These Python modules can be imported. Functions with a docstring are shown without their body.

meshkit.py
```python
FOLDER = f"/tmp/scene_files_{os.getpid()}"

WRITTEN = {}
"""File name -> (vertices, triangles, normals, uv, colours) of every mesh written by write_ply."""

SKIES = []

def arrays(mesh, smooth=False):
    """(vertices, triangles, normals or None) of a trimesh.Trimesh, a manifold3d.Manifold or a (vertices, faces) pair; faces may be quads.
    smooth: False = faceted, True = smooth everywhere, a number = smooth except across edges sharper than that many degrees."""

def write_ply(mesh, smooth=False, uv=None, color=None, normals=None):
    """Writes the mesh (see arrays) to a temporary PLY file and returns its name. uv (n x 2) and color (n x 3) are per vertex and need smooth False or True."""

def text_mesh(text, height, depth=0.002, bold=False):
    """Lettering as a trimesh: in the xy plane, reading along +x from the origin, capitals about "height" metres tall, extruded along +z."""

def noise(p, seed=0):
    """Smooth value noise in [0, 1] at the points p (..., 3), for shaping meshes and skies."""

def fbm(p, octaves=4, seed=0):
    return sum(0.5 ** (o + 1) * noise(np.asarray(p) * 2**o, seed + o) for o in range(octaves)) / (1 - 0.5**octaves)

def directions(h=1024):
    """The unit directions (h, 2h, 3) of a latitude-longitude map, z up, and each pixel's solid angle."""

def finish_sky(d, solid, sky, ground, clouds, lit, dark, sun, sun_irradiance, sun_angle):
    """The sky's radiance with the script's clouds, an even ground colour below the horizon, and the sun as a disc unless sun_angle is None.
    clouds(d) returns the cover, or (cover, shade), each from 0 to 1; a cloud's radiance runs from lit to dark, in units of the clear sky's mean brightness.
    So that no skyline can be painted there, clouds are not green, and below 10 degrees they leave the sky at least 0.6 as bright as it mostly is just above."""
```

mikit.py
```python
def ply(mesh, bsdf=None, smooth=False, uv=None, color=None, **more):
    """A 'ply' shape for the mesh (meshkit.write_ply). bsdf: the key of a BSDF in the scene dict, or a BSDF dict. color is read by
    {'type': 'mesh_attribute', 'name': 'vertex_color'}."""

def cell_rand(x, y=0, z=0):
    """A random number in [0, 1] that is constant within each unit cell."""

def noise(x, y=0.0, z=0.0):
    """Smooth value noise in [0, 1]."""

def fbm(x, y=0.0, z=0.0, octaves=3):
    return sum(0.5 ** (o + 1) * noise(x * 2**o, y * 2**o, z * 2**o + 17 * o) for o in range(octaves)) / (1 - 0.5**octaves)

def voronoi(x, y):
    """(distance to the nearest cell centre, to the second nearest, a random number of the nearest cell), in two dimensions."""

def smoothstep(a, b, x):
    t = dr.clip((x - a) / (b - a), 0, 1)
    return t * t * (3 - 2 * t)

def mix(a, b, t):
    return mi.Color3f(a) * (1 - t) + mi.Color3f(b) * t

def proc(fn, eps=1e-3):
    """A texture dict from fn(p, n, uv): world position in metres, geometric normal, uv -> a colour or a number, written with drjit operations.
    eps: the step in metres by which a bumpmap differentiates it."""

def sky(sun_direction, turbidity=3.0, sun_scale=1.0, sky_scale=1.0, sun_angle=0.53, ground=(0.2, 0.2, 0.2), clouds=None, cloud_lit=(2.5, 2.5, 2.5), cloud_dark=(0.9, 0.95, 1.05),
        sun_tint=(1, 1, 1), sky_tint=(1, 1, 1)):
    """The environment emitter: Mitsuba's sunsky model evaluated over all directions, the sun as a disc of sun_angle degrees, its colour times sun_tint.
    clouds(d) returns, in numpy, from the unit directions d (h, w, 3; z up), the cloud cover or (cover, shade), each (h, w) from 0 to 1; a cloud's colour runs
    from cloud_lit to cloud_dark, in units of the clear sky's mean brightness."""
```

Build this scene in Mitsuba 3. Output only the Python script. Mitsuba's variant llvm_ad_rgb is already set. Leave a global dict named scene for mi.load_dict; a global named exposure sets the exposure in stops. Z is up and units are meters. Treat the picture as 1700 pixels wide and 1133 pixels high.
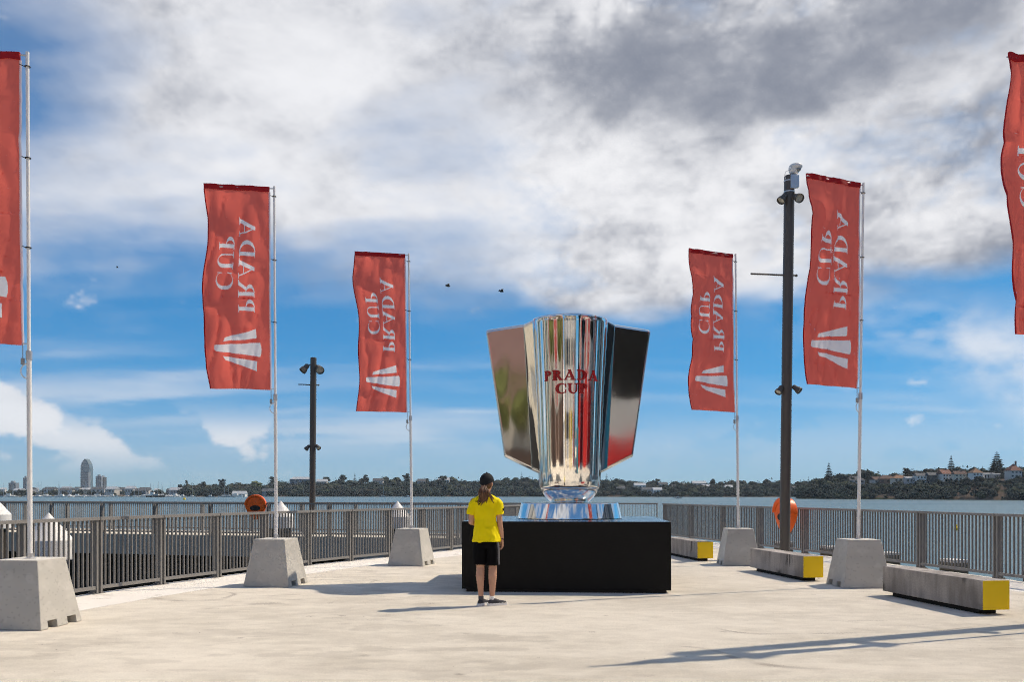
import math, random, numpy as np, trimesh, shapely, mitsuba as mi, mikit, meshkit
import drjit as dr
import manifold3d as m3
from shapely.geometry import Polygon, LineString, box as sbox, Point
from shapely import affinity
from shapely.ops import unary_union
from mikit import noise, fbm, mix, smoothstep, cell_rand, voronoi

T = mi.ScalarTransform4f
rng = np.random.default_rng(7)
random.seed(7)
scene, labels = {}, {}

# ------------------------------------------------------------------ camera, sky, exposure
F, CX, HOR, EYE = 1480.0, 850.0, 818.5, 1.45          # focal length and centre in photograph pixels, eye height in metres
WATER = -3.0
scene['camera'] = {'type': 'perspective', 'fov': 2 * math.degrees(math.atan(850 / F)), 'fov_axis': 'x',
                   'near_clip': 0.1, 'far_clip': 20000.0,
                   'principal_point_offset_y': (566.5 - HOR) / 1133.0,
                   'to_world': T().look_at(origin=[0, 0, EYE], target=[0, 10, EYE], up=[0, 0, 1])}
exposure = 1.45
HAZE = 0.00009
SUN = (0.584, 0.244, 0.775)


def clouds(d):
    az = np.degrees(np.arctan2(d[..., 0], d[..., 1]))
    el = np.degrees(np.arcsin(np.clip(d[..., 2], -1, 1)))
    s = lambda a, b, x: np.clip((x - a) / (b - a), 0, 1) ** 2 * (3 - 2 * np.clip((x - a) / (b - a), 0, 1))
    k = d[..., 2:3] + 0.16
    q = np.concatenate([d[..., :2] / k, 0 * k], -1)
    rough = lambda p, o, seed: sum(0.68 ** i * meshkit.noise(p * 2.03 ** i + 5.3 * i, seed + i) for i in range(o)) / sum(0.68 ** i for i in range(o))
    w1 = meshkit.fbm(d * 7.0 + 2.0, 4, 5) - 0.5
    w2 = meshkit.fbm(d * 7.0 + 9.0, 4, 6) - 0.5
    wv = np.stack([w1, w2, 0 * w1], -1)
    n1 = 0.5 + 1.25 * (rough(d * np.array([6.0, 6.0, 8.0]) + wv * 0.9, 7, 1) - 0.5)           # billows
    n2 = meshkit.fbm(d * np.array([17.0, 17.0, 26.0]) + wv * 1.2 + 3.1, 5, 2)     # heaps
    n3 = meshkit.fbm(q * np.array([1.2, 3.6, 1.0]) + wv * 0.35 + 7.7, 6, 3)        # thin streaks
    n5 = 0.5 + 1.3 * (rough(d * np.array([30.0, 30.0, 44.0]) + wv * 2.5, 5, 4) - 0.5)           # torn edges
    puffs = sum(0.66 ** o * np.abs(2 * meshkit.noise((d * np.array([9.0, 9.0, 12.0]) + wv * 1.3) * 2.05 ** o + 3.7 * o, 20 + o) - 1) for o in range(6)) / 2.65   # rounded heads
    ridge = 1 - np.abs(2 * meshkit.fbm(d * np.array([11.0, 11.0, 15.0]) + wv * 1.5 + 5.0, 5, 8) - 1)
    A, E = az + 9.0 * w1, el + 6.0 * w2                                              # ragged outlines
    g = lambda a, e, wa, we: np.exp(-((A - a) / wa) ** 2 - ((E - e) / we) ** 2)
    det = (n1 - 0.5) * 1.2 + (n2 - 0.5) * 0.7 + (n5 - 0.5) * 0.45
    # the big bank: its lower edge sinks from left to right
    edge = 13.2 - 1.4 * s(-12, 4, az) + 0.9 * s(10, 22, az)
    soft = 3.2 - 2.2 * s(-6, 2, az)
    bank = s(-0.7, 1.0, (E - edge) / soft * 0.7 + 1.6 * (n3 - 0.5) + 0.5 * det)
    # left half: thin bright sheets; right half: thick heaps
    thin = np.clip(0.62 + 2.0 * (n3 - 0.5) + 0.7 * (n1 - 0.5) + 0.25 * s(17, 24, el) - 0.75 * g(-30, 24, 5.5, 7) + 0.35 * g(-13, 26, 6, 3) - 0.25 * g(-6, 21, 5, 1.5), 0.12, 0.97)
    thick = np.clip(0.95 + 1.1 * det + 0.5 * g(15, 25, 15, 3.5) + 0.40 * (puffs - 0.30) + 0.3 * g(10, 19, 9, 3) - 0.30 * g(3, 17, 3, 3.5) - 0.3 * g(19, 14, 5, 1.5), 0.15, 1)
    right = s(-8, 5, A)
    cover = bank * (thin * (1 - right) + thick * right)
    # lighter clouds below the bank
    st = s(0.42, 0.75, n3) * 0.5 * s(1.5, 4, el) * (1 - s(7.6, 9.2, el) * 0.9) * (1 - s(15, 19, el))
    wedge = 0.75 * s(0.36, 0.58, n3 * 0.35 + n1 * 0.35 + n2 * 0.3) * np.exp(-((E - (13.5 - 0.40 * np.clip(az - 14, 0, 40))) / 2.2) ** 2) * s(12, 17, az)
    sheet = 0.50 * s(0.30, 0.62, n3) * np.exp(-((el - 5.6 + 2 * w1) / 1.7) ** 2) * (1 - 0.6 * s(4, 10, az))
    haze = 0.30 * (1 - s(0, 8, el))
    heap = s(0.46, 0.57, n2 + 0.25 * (n5 - .5)) * np.exp(-((el - 3.1) / 1.5) ** 2) * (0.2 + 0.8 * s(-6, -14, az)) * s(0.6, 1.6, el)
    big = s(0.50, 0.62, 0.5 * n2 + 0.25 * n5 + 0.42 * np.exp(-((az + 31) / 4.0) ** 2 - ((el - 4.8) / 1.9) ** 2)) * s(1.2, 3.0, el)
    puff = s(0.52, 0.62, n2 + 0.2 * (n5 - .5)) * np.exp(-((el - 7.6) / 1.5) ** 2) * np.exp(-((az - 24) / 4) ** 2)
    low = np.maximum.reduce([st, wedge, sheet, heap * 0.8, big * 0.9, puff * 0.95])
    cover = np.maximum(cover, low)
    cover = cover + haze * (1 - cover)
    # thick parts show their grey undersides, crests stay white
    shade = 0.36 - 0.10 * right + 1.1 * (n1 - 0.5) + 0.4 * (0.6 - ridge) * (1 - right) + 1.5 * (0.38 - puffs) * right * (1 - 0.65 * np.exp(-((az - 16) / 15) ** 4 - ((el - 25.2) / 3.2) ** 4)) + 0.5 * (n5 - 0.5)
    shade = shade + 0.82 * np.exp(-((az + 6 * w1 - 14.5) / 15) ** 4 - np.abs((el + 5.0 * w2 + 3 * (puffs - .45) - 24.7 - 0.02 * (az - 15) ** 2 * 0.3) / 3.1) ** 3) * (0.75 + 0.25 * s(0, 8, az)) + 0.50 * g(28.5, 13.4, 3.2, 2.2) + 0.30 * g(28, 21, 4, 4) + 0.30 * g(-8, 27.5, 9, 2.0) + 0.10 * g(-20, 24, 7, 5)
    shade = shade - 0.40 * g(12, 19.5, 12, 3.4) - 0.38 * g(8, 14.2, 5, 2.6) - 0.40 * g(5, 28, 6, 2.4) - 0.30 * g(-13, 25.5, 4, 3) - 0.3 * g(-14, 18, 12, 3)
    # the same kind of sky goes on overhead and all round
    away = s(33, 45, np.abs(az)) + s(31, 40, el)
    shade = np.where(away > 0, shade + 0.25 * np.clip(away, 0, 1) * (n1 - 0.45) * 2, shade)
    cover = np.where(away > 0, cover * (1 - 0.92 * np.clip(away, 0, 1) * s(0.60, 0.46, n1 * 0.6 + n3 * 0.4)), cover)
    under = s(0.0, -3.5, el - edge)
    shade = shade * (1 - under) + under * (0.10 + 0.9 * (0.5 - n2) * s(0.2, .8, cover))
    shade = 1 / (1 + np.exp(-4.2 * (shade - 0.5)))
    return np.clip(cover, 0, 1), np.clip(shade - 0.03, 0, 1)


scene['sky'] = mikit.sky(SUN, turbidity=2.6, clouds=clouds, cloud_lit=(4.5, 4.5, 4.6), cloud_dark=(0.95, 1.08, 1.42),
                         sun_tint=(0.98, 1.0, 1.03), sky_tint=(0.22, 0.77, 1.08), ground=(0.25, 0.25, 0.23))

scene['air'] = {'type': 'homogeneous', 'albedo': {'type': 'rgb', 'value': [0.86, 0.93, 0.98]}, 'sigma_t': HAZE}
scene['camera']['medium'] = {'type': 'ref', 'id': 'air'}
scene['haze'] = {'type': 'cube', 'to_world': T().translate([0, 1425, 62]).scale([3300, 1875, 69]), 'bsdf': {'type': 'null'}, 'interior': {'type': 'ref', 'id': 'air'}}
labels['haze'] = {'kind': 'stuff', 'label': 'thin sea haze over the harbour', 'category': 'haze'}

# ------------------------------------------------------------------ helpers
def key_of(name):
    if name not in scene and name not in labels and not any(k.startswith(name + '__') for k in scene):
        return name
    i = 1
    while True:
        k = f'{name}_{i:03d}'
        if k not in scene and k not in labels and not any(x.startswith(k + '__') for x in scene):
            return k
        i += 1


_next = {}


def part_key(parent, name):
    base = f'{parent}__{name}'
    n = _next.get(base, 0)
    _next[base] = n + 1
    return base if n == 0 else f'{base}_{n:03d}'


def thing(name, label, cat, group=None):
    k = key_of(name)
    labels[k] = {'label': label, 'category': cat}
    if group:
        labels[k]['group'] = group
    return k


def obj(key, mesh, mat, smooth=False, to=None):
    d = mikit.ply(mesh, mat, smooth=smooth)
    if to is not None:
        d['to_world'] = to
    scene[key] = d
    return key


def part(parent, name, mesh, mat, smooth=False, to=None, label=None):
    k = obj(part_key(parent, name), mesh, mat, smooth, to)
    if label:
        labels[k] = {'label': label}
    return k


def struct(name, mesh, mat, label=None, smooth=False):
    k = key_of(name)
    obj(k, mesh, mat, smooth)
    labels[k] = {'kind': 'structure'}
    if label:
        labels[k]['label'] = label
    return k


def stuff(name, mesh, mat, label, cat, smooth=False):
    k = key_of(name)
    obj(k, mesh, mat, smooth)
    labels[k] = {'kind': 'stuff', 'label': label, 'category': cat}
    return k


BF = np.array([[0, 2, 1], [0, 3, 2], [4, 5, 6], [4, 6, 7], [0, 1, 5], [0, 5, 4], [1, 2, 6], [1, 6, 5], [2, 3, 7], [2, 7, 6], [3, 0, 4], [3, 4, 7]])


def hexa(b, t):
    """Eight corners: bottom ring b (4x3, counterclockwise from above) and top ring t."""
    return np.vstack([b, t]).astype(float), BF


def box(c, s, rz=0.0):
    x, y, z = np.array(s) / 2.0
    v = np.array([[-x, -y, -z], [x, -y, -z], [x, y, -z], [-x, y, -z], [-x, -y, z], [x, -y, z], [x, y, z], [-x, y, z]])
    ca, sa = math.cos(rz), math.sin(rz)
    v = v @ np.array([[ca, sa, 0], [-sa, ca, 0], [0, 0, 1]])
    return v + np.array(c), BF


def join(parts):
    vs, fs, n = [], [], 0
    for p in parts:
        v, f = (p.vertices, p.faces) if hasattr(p, 'vertices') else p
        vs.append(np.asarray(v, float)); fs.append(np.asarray(f) + n); n += len(v)
    return np.vstack(vs), np.vstack(fs)


def moved(m, rz=0.0, loc=(0, 0, 0), s=1.0):
    v, f = (m.vertices, m.faces) if hasattr(m, 'vertices') else m
    ca, sa = math.cos(rz), math.sin(rz)
    return (np.asarray(v) * s) @ np.array([[ca, sa, 0], [-sa, ca, 0], [0, 0, 1]]) + np.array(loc, float), f


def tube(path, r, n=10, caps=True):
    p = np.asarray(path, float)
    r = np.broadcast_to(np.asarray(r, float), (len(p),))
    tan = np.gradient(p, axis=0)
    tan /= np.linalg.norm(tan, axis=1, keepdims=True)
    up = np.array([0, 0, 1.0]) if abs(tan[0, 2]) < 0.9 else np.array([0, 1.0, 0])
    a = np.cross(up, tan[0]); a /= np.linalg.norm(a)
    rings = []
    th = np.arange(n) / n * 2 * np.pi
    for i in range(len(p)):
        a = a - tan[i] * (a @ tan[i]); a /= np.linalg.norm(a)
        b = np.cross(tan[i], a)
        rings.append(p[i] + r[i] * (np.cos(th)[:, None] * a + np.sin(th)[:, None] * b))
    v = np.vstack(rings); f = []
    for i in range(len(p) - 1):
        for j in range(n):
            a, b = i * n + j, i * n + (j + 1) % n
            f += [[a, b, b + n], [a, b + n, a + n]]
    if caps:
        v = np.vstack([v, p[:1], p[-1:]])
        c0, c1 = len(v) - 2, len(v) - 1
        for j in range(n):
            f += [[c0, (j + 1) % n, j], [c1, (len(p) - 1) * n + j, (len(p) - 1) * n + (j + 1) % n]]
    return v, np.array(f)


def rod(a, b, r, n=10):
    return tube([a, b], r, n)


def lathe(profile, n=48, centre=(0, 0, 0)):
    pr = np.array(profile, float)
    th = np.arange(n) / n * 2 * np.pi
    v = np.stack([pr[:, :1] * np.cos(th), pr[:, :1] * np.sin(th), np.repeat(pr[:, 1:], n, 1)], -1).reshape(-1, 3)
    f = []
    for i in range(len(pr) - 1):
        for j in range(n):
            a, b = i * n + j, i * n + (j + 1) % n
            f += [[a, b, b + n], [a, b + n, a + n]]
    return v + np.array(centre), np.array(f)


def prism(poly, h, z0=0.0):
    polys = getattr(poly, 'geoms', [poly])
    out = []
    for g in polys:
        if g.area > 1e-7:
            m = trimesh.creation.extrude_polygon(g, h, engine='earcut')
            out.append((m.vertices + [0, 0, z0], m.faces))
    return join(out)


def flat(poly, max_edge=None):
    out = []
    for g in getattr(poly, 'geoms', [poly]):
        v, f = trimesh.creation.triangulate_polygon(g, engine='earcut')
        v = np.column_stack([v, np.zeros(len(v))])
        if max_edge:
            v, f = trimesh.remesh.subdivide_to_size(v, f, max_edge, max_iter=12)
        out.append((v, f))
    return join(out)


def ball(c, r, sub=2, s=(1, 1, 1)):
    m = trimesh.creation.icosphere(subdivisions=sub, radius=r)
    return m.vertices * np.array(s) + np.array(c), m.faces


def orient(m, direction):
    """Turn a mesh built along +z so that it points along direction."""
    v, f = m
    d = np.array(direction, float); d /= np.linalg.norm(d)
    a = np.cross([0, 1, 0] if abs(d[1]) < 0.9 else [1, 0, 0], d); a /= np.linalg.norm(a)
    b = np.cross(d, a)
    return v @ np.vstack([a, b, d]), f


def place(bearing, dist, z=0.0):
    """A point by the tangent of its bearing from the eye and its distance along +y."""
    return np.array([bearing * dist, dist, z])


def spline(pts, step):
    from scipy.interpolate import CubicSpline
    p = np.array(pts, float)
    s = np.r_[0, np.cumsum(np.linalg.norm(np.diff(p, axis=0), axis=1))]
    cs = CubicSpline(s, p)
    fine = cs(np.linspace(0, s[-1], 800))
    L = np.r_[0, np.cumsum(np.linalg.norm(np.diff(fine, axis=0), axis=1))]
    n = max(1, round(L[-1] / step))
    return np.stack([np.interp(np.linspace(0, L[-1], n + 1), L, fine[:, k]) for k in range(2)], 1)


# ------------------------------------------------------------------ materials
def rgb(*c):
    return {'type': 'rgb', 'value': list(c)}


def principled(color, rough=0.5, spec=0.5, two=True, **kw):
    b = {'type': 'principled', 'base_color': rgb(*color) if isinstance(color, tuple) else mikit.proc(color), 'roughness': rough, 'specular': spec, **kw}
    return {'type': 'twosided', 'bsdf': b} if two else b


def bumped(b, fn, scale, eps=2e-3):
    inner = b['bsdf'] if b['type'] == 'twosided' else b
    return {'type': 'twosided', 'bsdf': {'type': 'bumpmap', 'arbitrary': mikit.proc(fn, eps), 'scale': scale, 'bsdf': inner}}


def deck_colour(p, n, uv):
    big = fbm(p.x * 0.33, p.y * 0.40, 1.0, 4)
    trowel = fbm(p.x * 1.5 + 0.8 * fbm(p.x * 0.9, p.y * 0.9, 4.0, 2), p.y * 2.6, 2.0, 5)
    fine = fbm(p.x * 6.0, p.y * 9.0, 6.0, 4)
    grain = noise(p.x * 90, p.y * 90, 0.5)
    c = mix((0.455, 0.422, 0.358), (0.590, 0.554, 0.480), smoothstep(0.25, 0.75, big * 0.30 + trowel * 0.38 + fine * 0.32))
    c = c * (0.90 + 0.20 * grain)
    pale = smoothstep(0.60, 0.70, fbm(p.x * 1.1 + 31, p.y * 3.2, 8.0, 5))
    c = mix(c, (0.66, 0.62, 0.54), pale * 0.25)
    scuff = smoothstep(0.57, 0.66, fbm(p.x * 1.9 + 9, p.y * 3.4, 7.0, 5)) * smoothstep(0.45, 0.62, fbm(p.x * 0.45, p.y * 0.45, 3.0, 2))
    d1, d2, r = voronoi(p.x * 0.9, p.y * 0.9)
    blob = smoothstep(0.0, 0.3, r - 0.55) * (1 - smoothstep(0.03, 0.085, d1 + 0.09 * noise(p.x * 11, p.y * 11, 1.0)))
    e1, e2, r2 = voronoi(p.x * 3.1 + 7, p.y * 3.1)
    speck = smoothstep(0.0, 0.1, r2 - 0.72) * (1 - smoothstep(0.02, 0.05, e1 + 0.03 * noise(p.x * 30, p.y * 30, 1.0)))
    # curved scrapes left by dragged weights and turning wheels
    bx, by = p.x + 0.35 * noise(p.x * 0.8, p.y * 0.8, 5.0), p.y + 0.35 * noise(p.x * 0.8, p.y * 0.8, 6.0)
    track = smoothstep(0.55, 0.62, fbm(p.x * 0.5 + 3, p.y * 0.5, 12.0, 2)) * (1 - smoothstep(0.006, 0.016, dr.abs(noise(bx * 0.7, by * 1.1, 9.0) - 0.5))) * noise(p.x * 6, p.y * 6, 3.0)
    return mix(c, (0.20, 0.175, 0.145), dr.clip(scuff * 0.19 + blob * 0.55 + speck * 0.7 + track * 0.55, 0, 1))


def strip_colour(p, n, uv):
    c = mix((0.60, 0.58, 0.54), (0.70, 0.68, 0.64), fbm(p.x * 0.8, p.y * 1.6, 1.0, 4)) * (0.95 + 0.1 * noise(p.x * 80, p.y * 80, 0.5))
    spot = smoothstep(0.70, 0.76, fbm(p.x * 3, p.y * 6, 5.0, 3))
    return mix(c, (0.33, 0.31, 0.28), spot * 0.5)


def block_colour(p, n, uv):
    c = mix((0.40, 0.39, 0.36), (0.56, 0.545, 0.51), fbm(p.x * 2.3, p.y * 2.3, p.z * 3.1, 4))
    pore = smoothstep(0.74, 0.82, noise(p.x * 38, p.y * 38, p.z * 38))
    mott = smoothstep(0.55, 0.75, fbm(p.x * 9, p.y * 9, p.z * 9, 3))
    return mix(mix(c, (0.30, 0.29, 0.27), pore * 0.3), (0.62, 0.60, 0.57), mott * 0.35)


def bench_colour(p, n, uv):
    run = fbm(p.x * 9, p.y * 9, p.z * 1.3, 4)
    c = mix((0.20, 0.184, 0.172), (0.41, 0.382, 0.358), smoothstep(0.3, 0.7, run * 0.6 + 0.4 * fbm(p.x * 2, p.y * 2, p.z * 2, 3)))
    dirt = smoothstep(0.56, 0.70, fbm(p.x * 2.6 + 5, p.y * 2.6, p.z * 2.0, 4)) * smoothstep(0.35, 0.6, noise(p.x * 20, p.y * 20, p.z * 3))
    c = mix(c, (0.06, 0.056, 0.052), dirt * 0.85)
    return c * (0.9 + 0.2 * noise(p.x * 60, p.y * 60, p.z * 60))


def pier_colour(p, n, uv):
    return mix((0.26, 0.255, 0.245), (0.40, 0.39, 0.37), fbm(p.x * 1.2, p.y * 1.2, p.z * 0.7, 4))


def steel_colour(p, n, uv):
    return mix((0.205, 0.198, 0.190), (0.245, 0.237, 0.228), fbm(p.x * 3, p.y * 3, p.z * 1.0, 3))


def wood_mass(p, n, uv):
    t = fbm(p.x * 0.09, p.y * 0.05, p.z * 0.16, 3)
    c = mix((0.005, 0.012, 0.014), (0.022, 0.036, 0.029), smoothstep(0.3, 0.7, t))
    c = mix(c, (0.060, 0.052, 0.038), smoothstep(0.56, 0.72, fbm(p.x * 0.05 + 14, p.y * 0.02, p.z * 0.22, 3)) * 0.6)
    return mix(c, (0.075, 0.085, 0.045), smoothstep(0.62, 0.74, noise(p.x * 0.14 + 4, p.y * 0.05, p.z * 0.2)) * 0.55)


def ground_far(p, n, uv):
    c = mix((0.022, 0.032, 0.02), (0.05, 0.06, 0.034), fbm(p.x * 0.05, p.y * 0.05, 1.0, 4))
    rock = fbm(p.x * 0.045, p.y * 0.02, p.z * 0.10, 4)
    earth = mix((0.055, 0.042, 0.035), (0.125, 0.092, 0.070), fbm(p.x * 0.3, p.y * 0.3, p.z * 0.9, 4))
    return mix(c, earth, smoothstep(0.40, 0.52, rock))


def wave(p, n, uv):
    a = fbm(p.x * 0.55 + 0.3 * p.y, p.y * 1.5, 0.0, 4)
    b = fbm(p.x * 0.08, p.y * 0.16, 3.0, 3)
    return a * 0.5 + b * 0.3


def water_colour(p, n, uv):
    t = fbm(p.x * 0.012, p.y * 0.02, 2.0, 4)
    return mix((0.035, 0.085, 0.105), (0.070, 0.125, 0.130), t)


MAT = scene  # every BSDF is an entry of the scene
MAT['mat_deck'] = bumped(principled(deck_colour, 0.85, 0.3), lambda p, n, uv: fbm(p.x * 26, p.y * 40, 0.0, 3), 0.0022)
MAT['mat_strip'] = principled(strip_colour, 0.85, 0.3)
MAT['mat_block'] = bumped(principled(block_colour, 0.9, 0.25), lambda p, n, uv: fbm(p.x * 40, p.y * 40, p.z * 40, 2), 0.001)
MAT['mat_bench'] = bumped(principled(bench_colour, 0.9, 0.25), lambda p, n, uv: fbm(p.x * 50, p.y * 50, p.z * 30, 2), 0.001)
MAT['mat_pier'] = principled(pier_colour, 0.9, 0.2)
MAT['mat_steel'] = principled(steel_colour, 0.5, 0.4)
MAT['mat_lamp_steel'] = principled((0.085, 0.074, 0.066), 0.42, 0.5)
MAT['mat_dark'] = principled((0.018, 0.017, 0.017), 0.6, 0.4)
MAT['mat_rubber'] = principled((0.02, 0.02, 0.02), 0.8, 0.3)
MAT['mat_timber_dark'] = principled(lambda p, n, uv: mix((0.02, 0.017, 0.014), (0.055, 0.047, 0.04), fbm(p.x * 3, p.y * 3, p.z * 0.6, 3)), 0.85, 0.2)
MAT['mat_fender'] = principled(lambda p, n, uv: mix((0.14, 0.125, 0.095), (0.27, 0.25, 0.20), fbm(p.x * 6, p.y * 6, p.z * 1.5, 3)), 0.9, 0.2)
MAT['mat_white'] = principled((0.78, 0.78, 0.78), 0.35, 0.5)
MAT['mat_cap_white'] = principled(lambda p, n, uv: mix((0.70, 0.70, 0.69), (0.80, 0.80, 0.80), fbm(p.x * 4, p.y * 4, p.z * 2, 3)), 0.5, 0.4)
MAT['mat_alu'] = principled((0.62, 0.62, 0.63), 0.35, 0.5, metallic=0.7)
MAT['mat_yellow'] = principled(lambda p, n, uv: mix((0.86, 0.57, 0.005), (0.92, 0.63, 0.008), fbm(p.x * 7, p.y * 7, p.z * 7, 3)), 0.5, 0.4)
MAT['mat_orange'] = principled((0.92, 0.135, 0.010), 0.4, 0.4)
MAT['mat_chrome'] = principled((0.92, 0.895, 0.855), 0.035, 0.5, metallic=1.0)
MAT['mat_chrome_soft'] = principled((0.84, 0.83, 0.82), 0.06, 0.5, metallic=1.0)
MAT['mat_trophy_red'] = principled((0.36, 0.008, 0.012), 0.35, 0.5)
MAT['mat_plinth'] = bumped(principled(lambda p, n, uv: mix((0.004, 0.0038, 0.0036), (0.008, 0.0075, 0.007), noise(p.x * 60, p.y * 60, p.z * 60)), 0.6, 0.2),
                           lambda p, n, uv: noise(p.x * 160, p.y * 160, p.z * 160), 0.0006)
MAT['mat_gloss_black'] = principled((0.012, 0.012, 0.013), 0.16, 0.5)
MAT['mat_flag'] = {'type': 'principledthin', 'base_color': rgb(0.93, 0.185, 0.145), 'roughness': 0.5, 'diff_trans': 1.0, 'spec_trans': 0.0, 'sheen': 0.15, 'eta': 1.3}
MAT['mat_flag_band'] = principled((0.36, 0.012, 0.018), 0.7, 0.2)
MAT['mat_flag_white'] = {'type': 'principledthin', 'base_color': rgb(0.95, 0.93, 0.97), 'roughness': 0.6, 'diff_trans': 0.95, 'spec_trans': 0.0, 'eta': 1.3}
MAT['mat_glass_lamp'] = principled((0.45, 0.45, 0.40), 0.12, 0.8)
MAT['mat_grey'] = principled((0.33, 0.34, 0.35), 0.5, 0.4)
MAT['mat_camera_window'] = principled((0.22, 0.24, 0.27), 0.1, 0.7)
MAT['mat_water'] = bumped(principled(water_colour, 0.30, 0.5), wave, 0.16, 0.05)
MAT['mat_wood'] = principled(wood_mass, 0.9, 0.15)
MAT['mat_far_ground'] = principled(ground_far, 0.95, 0.1)
MAT['mat_pine'] = principled(lambda p, n, uv: mix((0.008, 0.015, 0.014), (0.020, 0.030, 0.024), noise(p.x * 0.8, p.y * 0.8, p.z * 0.8)), 0.9, 0.15)
MAT['mat_pale_tree'] = principled(lambda p, n, uv: mix((0.09, 0.11, 0.035), (0.17, 0.18, 0.06), noise(p.x * 0.7, p.y * 0.7, p.z * 0.7)), 0.9, 0.15)
MAT['mat_bark'] = principled((0.09, 0.075, 0.06), 0.9, 0.1)
MAT['mat_skin'] = principled(lambda p, n, uv: mix((0.50, 0.27, 0.18), (0.58, 0.33, 0.225), fbm(p.x * 25, p.y * 25, p.z * 18, 3)), 0.5, 0.4)
MAT['mat_shirt'] = principled(lambda p, n, uv: mix((0.86, 0.69, 0.0), (0.92, 0.77, 0.004), fbm(p.x * 14, p.y * 14, p.z * 10, 3)), 0.85, 0.2, sheen=0.2)
MAT['mat_black_cloth'] = principled((0.004, 0.004, 0.005), 0.9, 0.1)
MAT['mat_grey_cloth'] = principled((0.10, 0.10, 0.11), 0.85, 0.25)
MAT['mat_hair'] = principled(lambda p, n, uv: mix((0.045, 0.018, 0.009), (0.16, 0.072, 0.032), noise(p.x * 120, p.y * 120, p.z * 14)), 0.45, 0.5)
MAT['mat_shoe'] = principled((0.045, 0.045, 0.055), 0.75, 0.3)
MAT['mat_shoe_panel'] = principled((0.22, 0.22, 0.24), 0.75, 0.3)
MAT['mat_cap'] = principled((0.012, 0.014, 0.018), 0.8, 0.25)
WALLS = {'white': (0.72, 0.71, 0.68), 'cream': (0.62, 0.56, 0.45), 'grey': (0.35, 0.36, 0.37), 'brick': (0.20, 0.13, 0.105), 'pale': (0.52, 0.50, 0.47), 'dark': (0.06, 0.065, 0.075), 'bluegrey': (0.20, 0.23, 0.27)}
ROOFS = {'terracotta': (0.20, 0.080, 0.058), 'brown': (0.095, 0.055, 0.048), 'slate': (0.10, 0.105, 0.115), 'tin': (0.46, 0.48, 0.50), 'orange': (0.23, 0.125, 0.075)}
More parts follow.
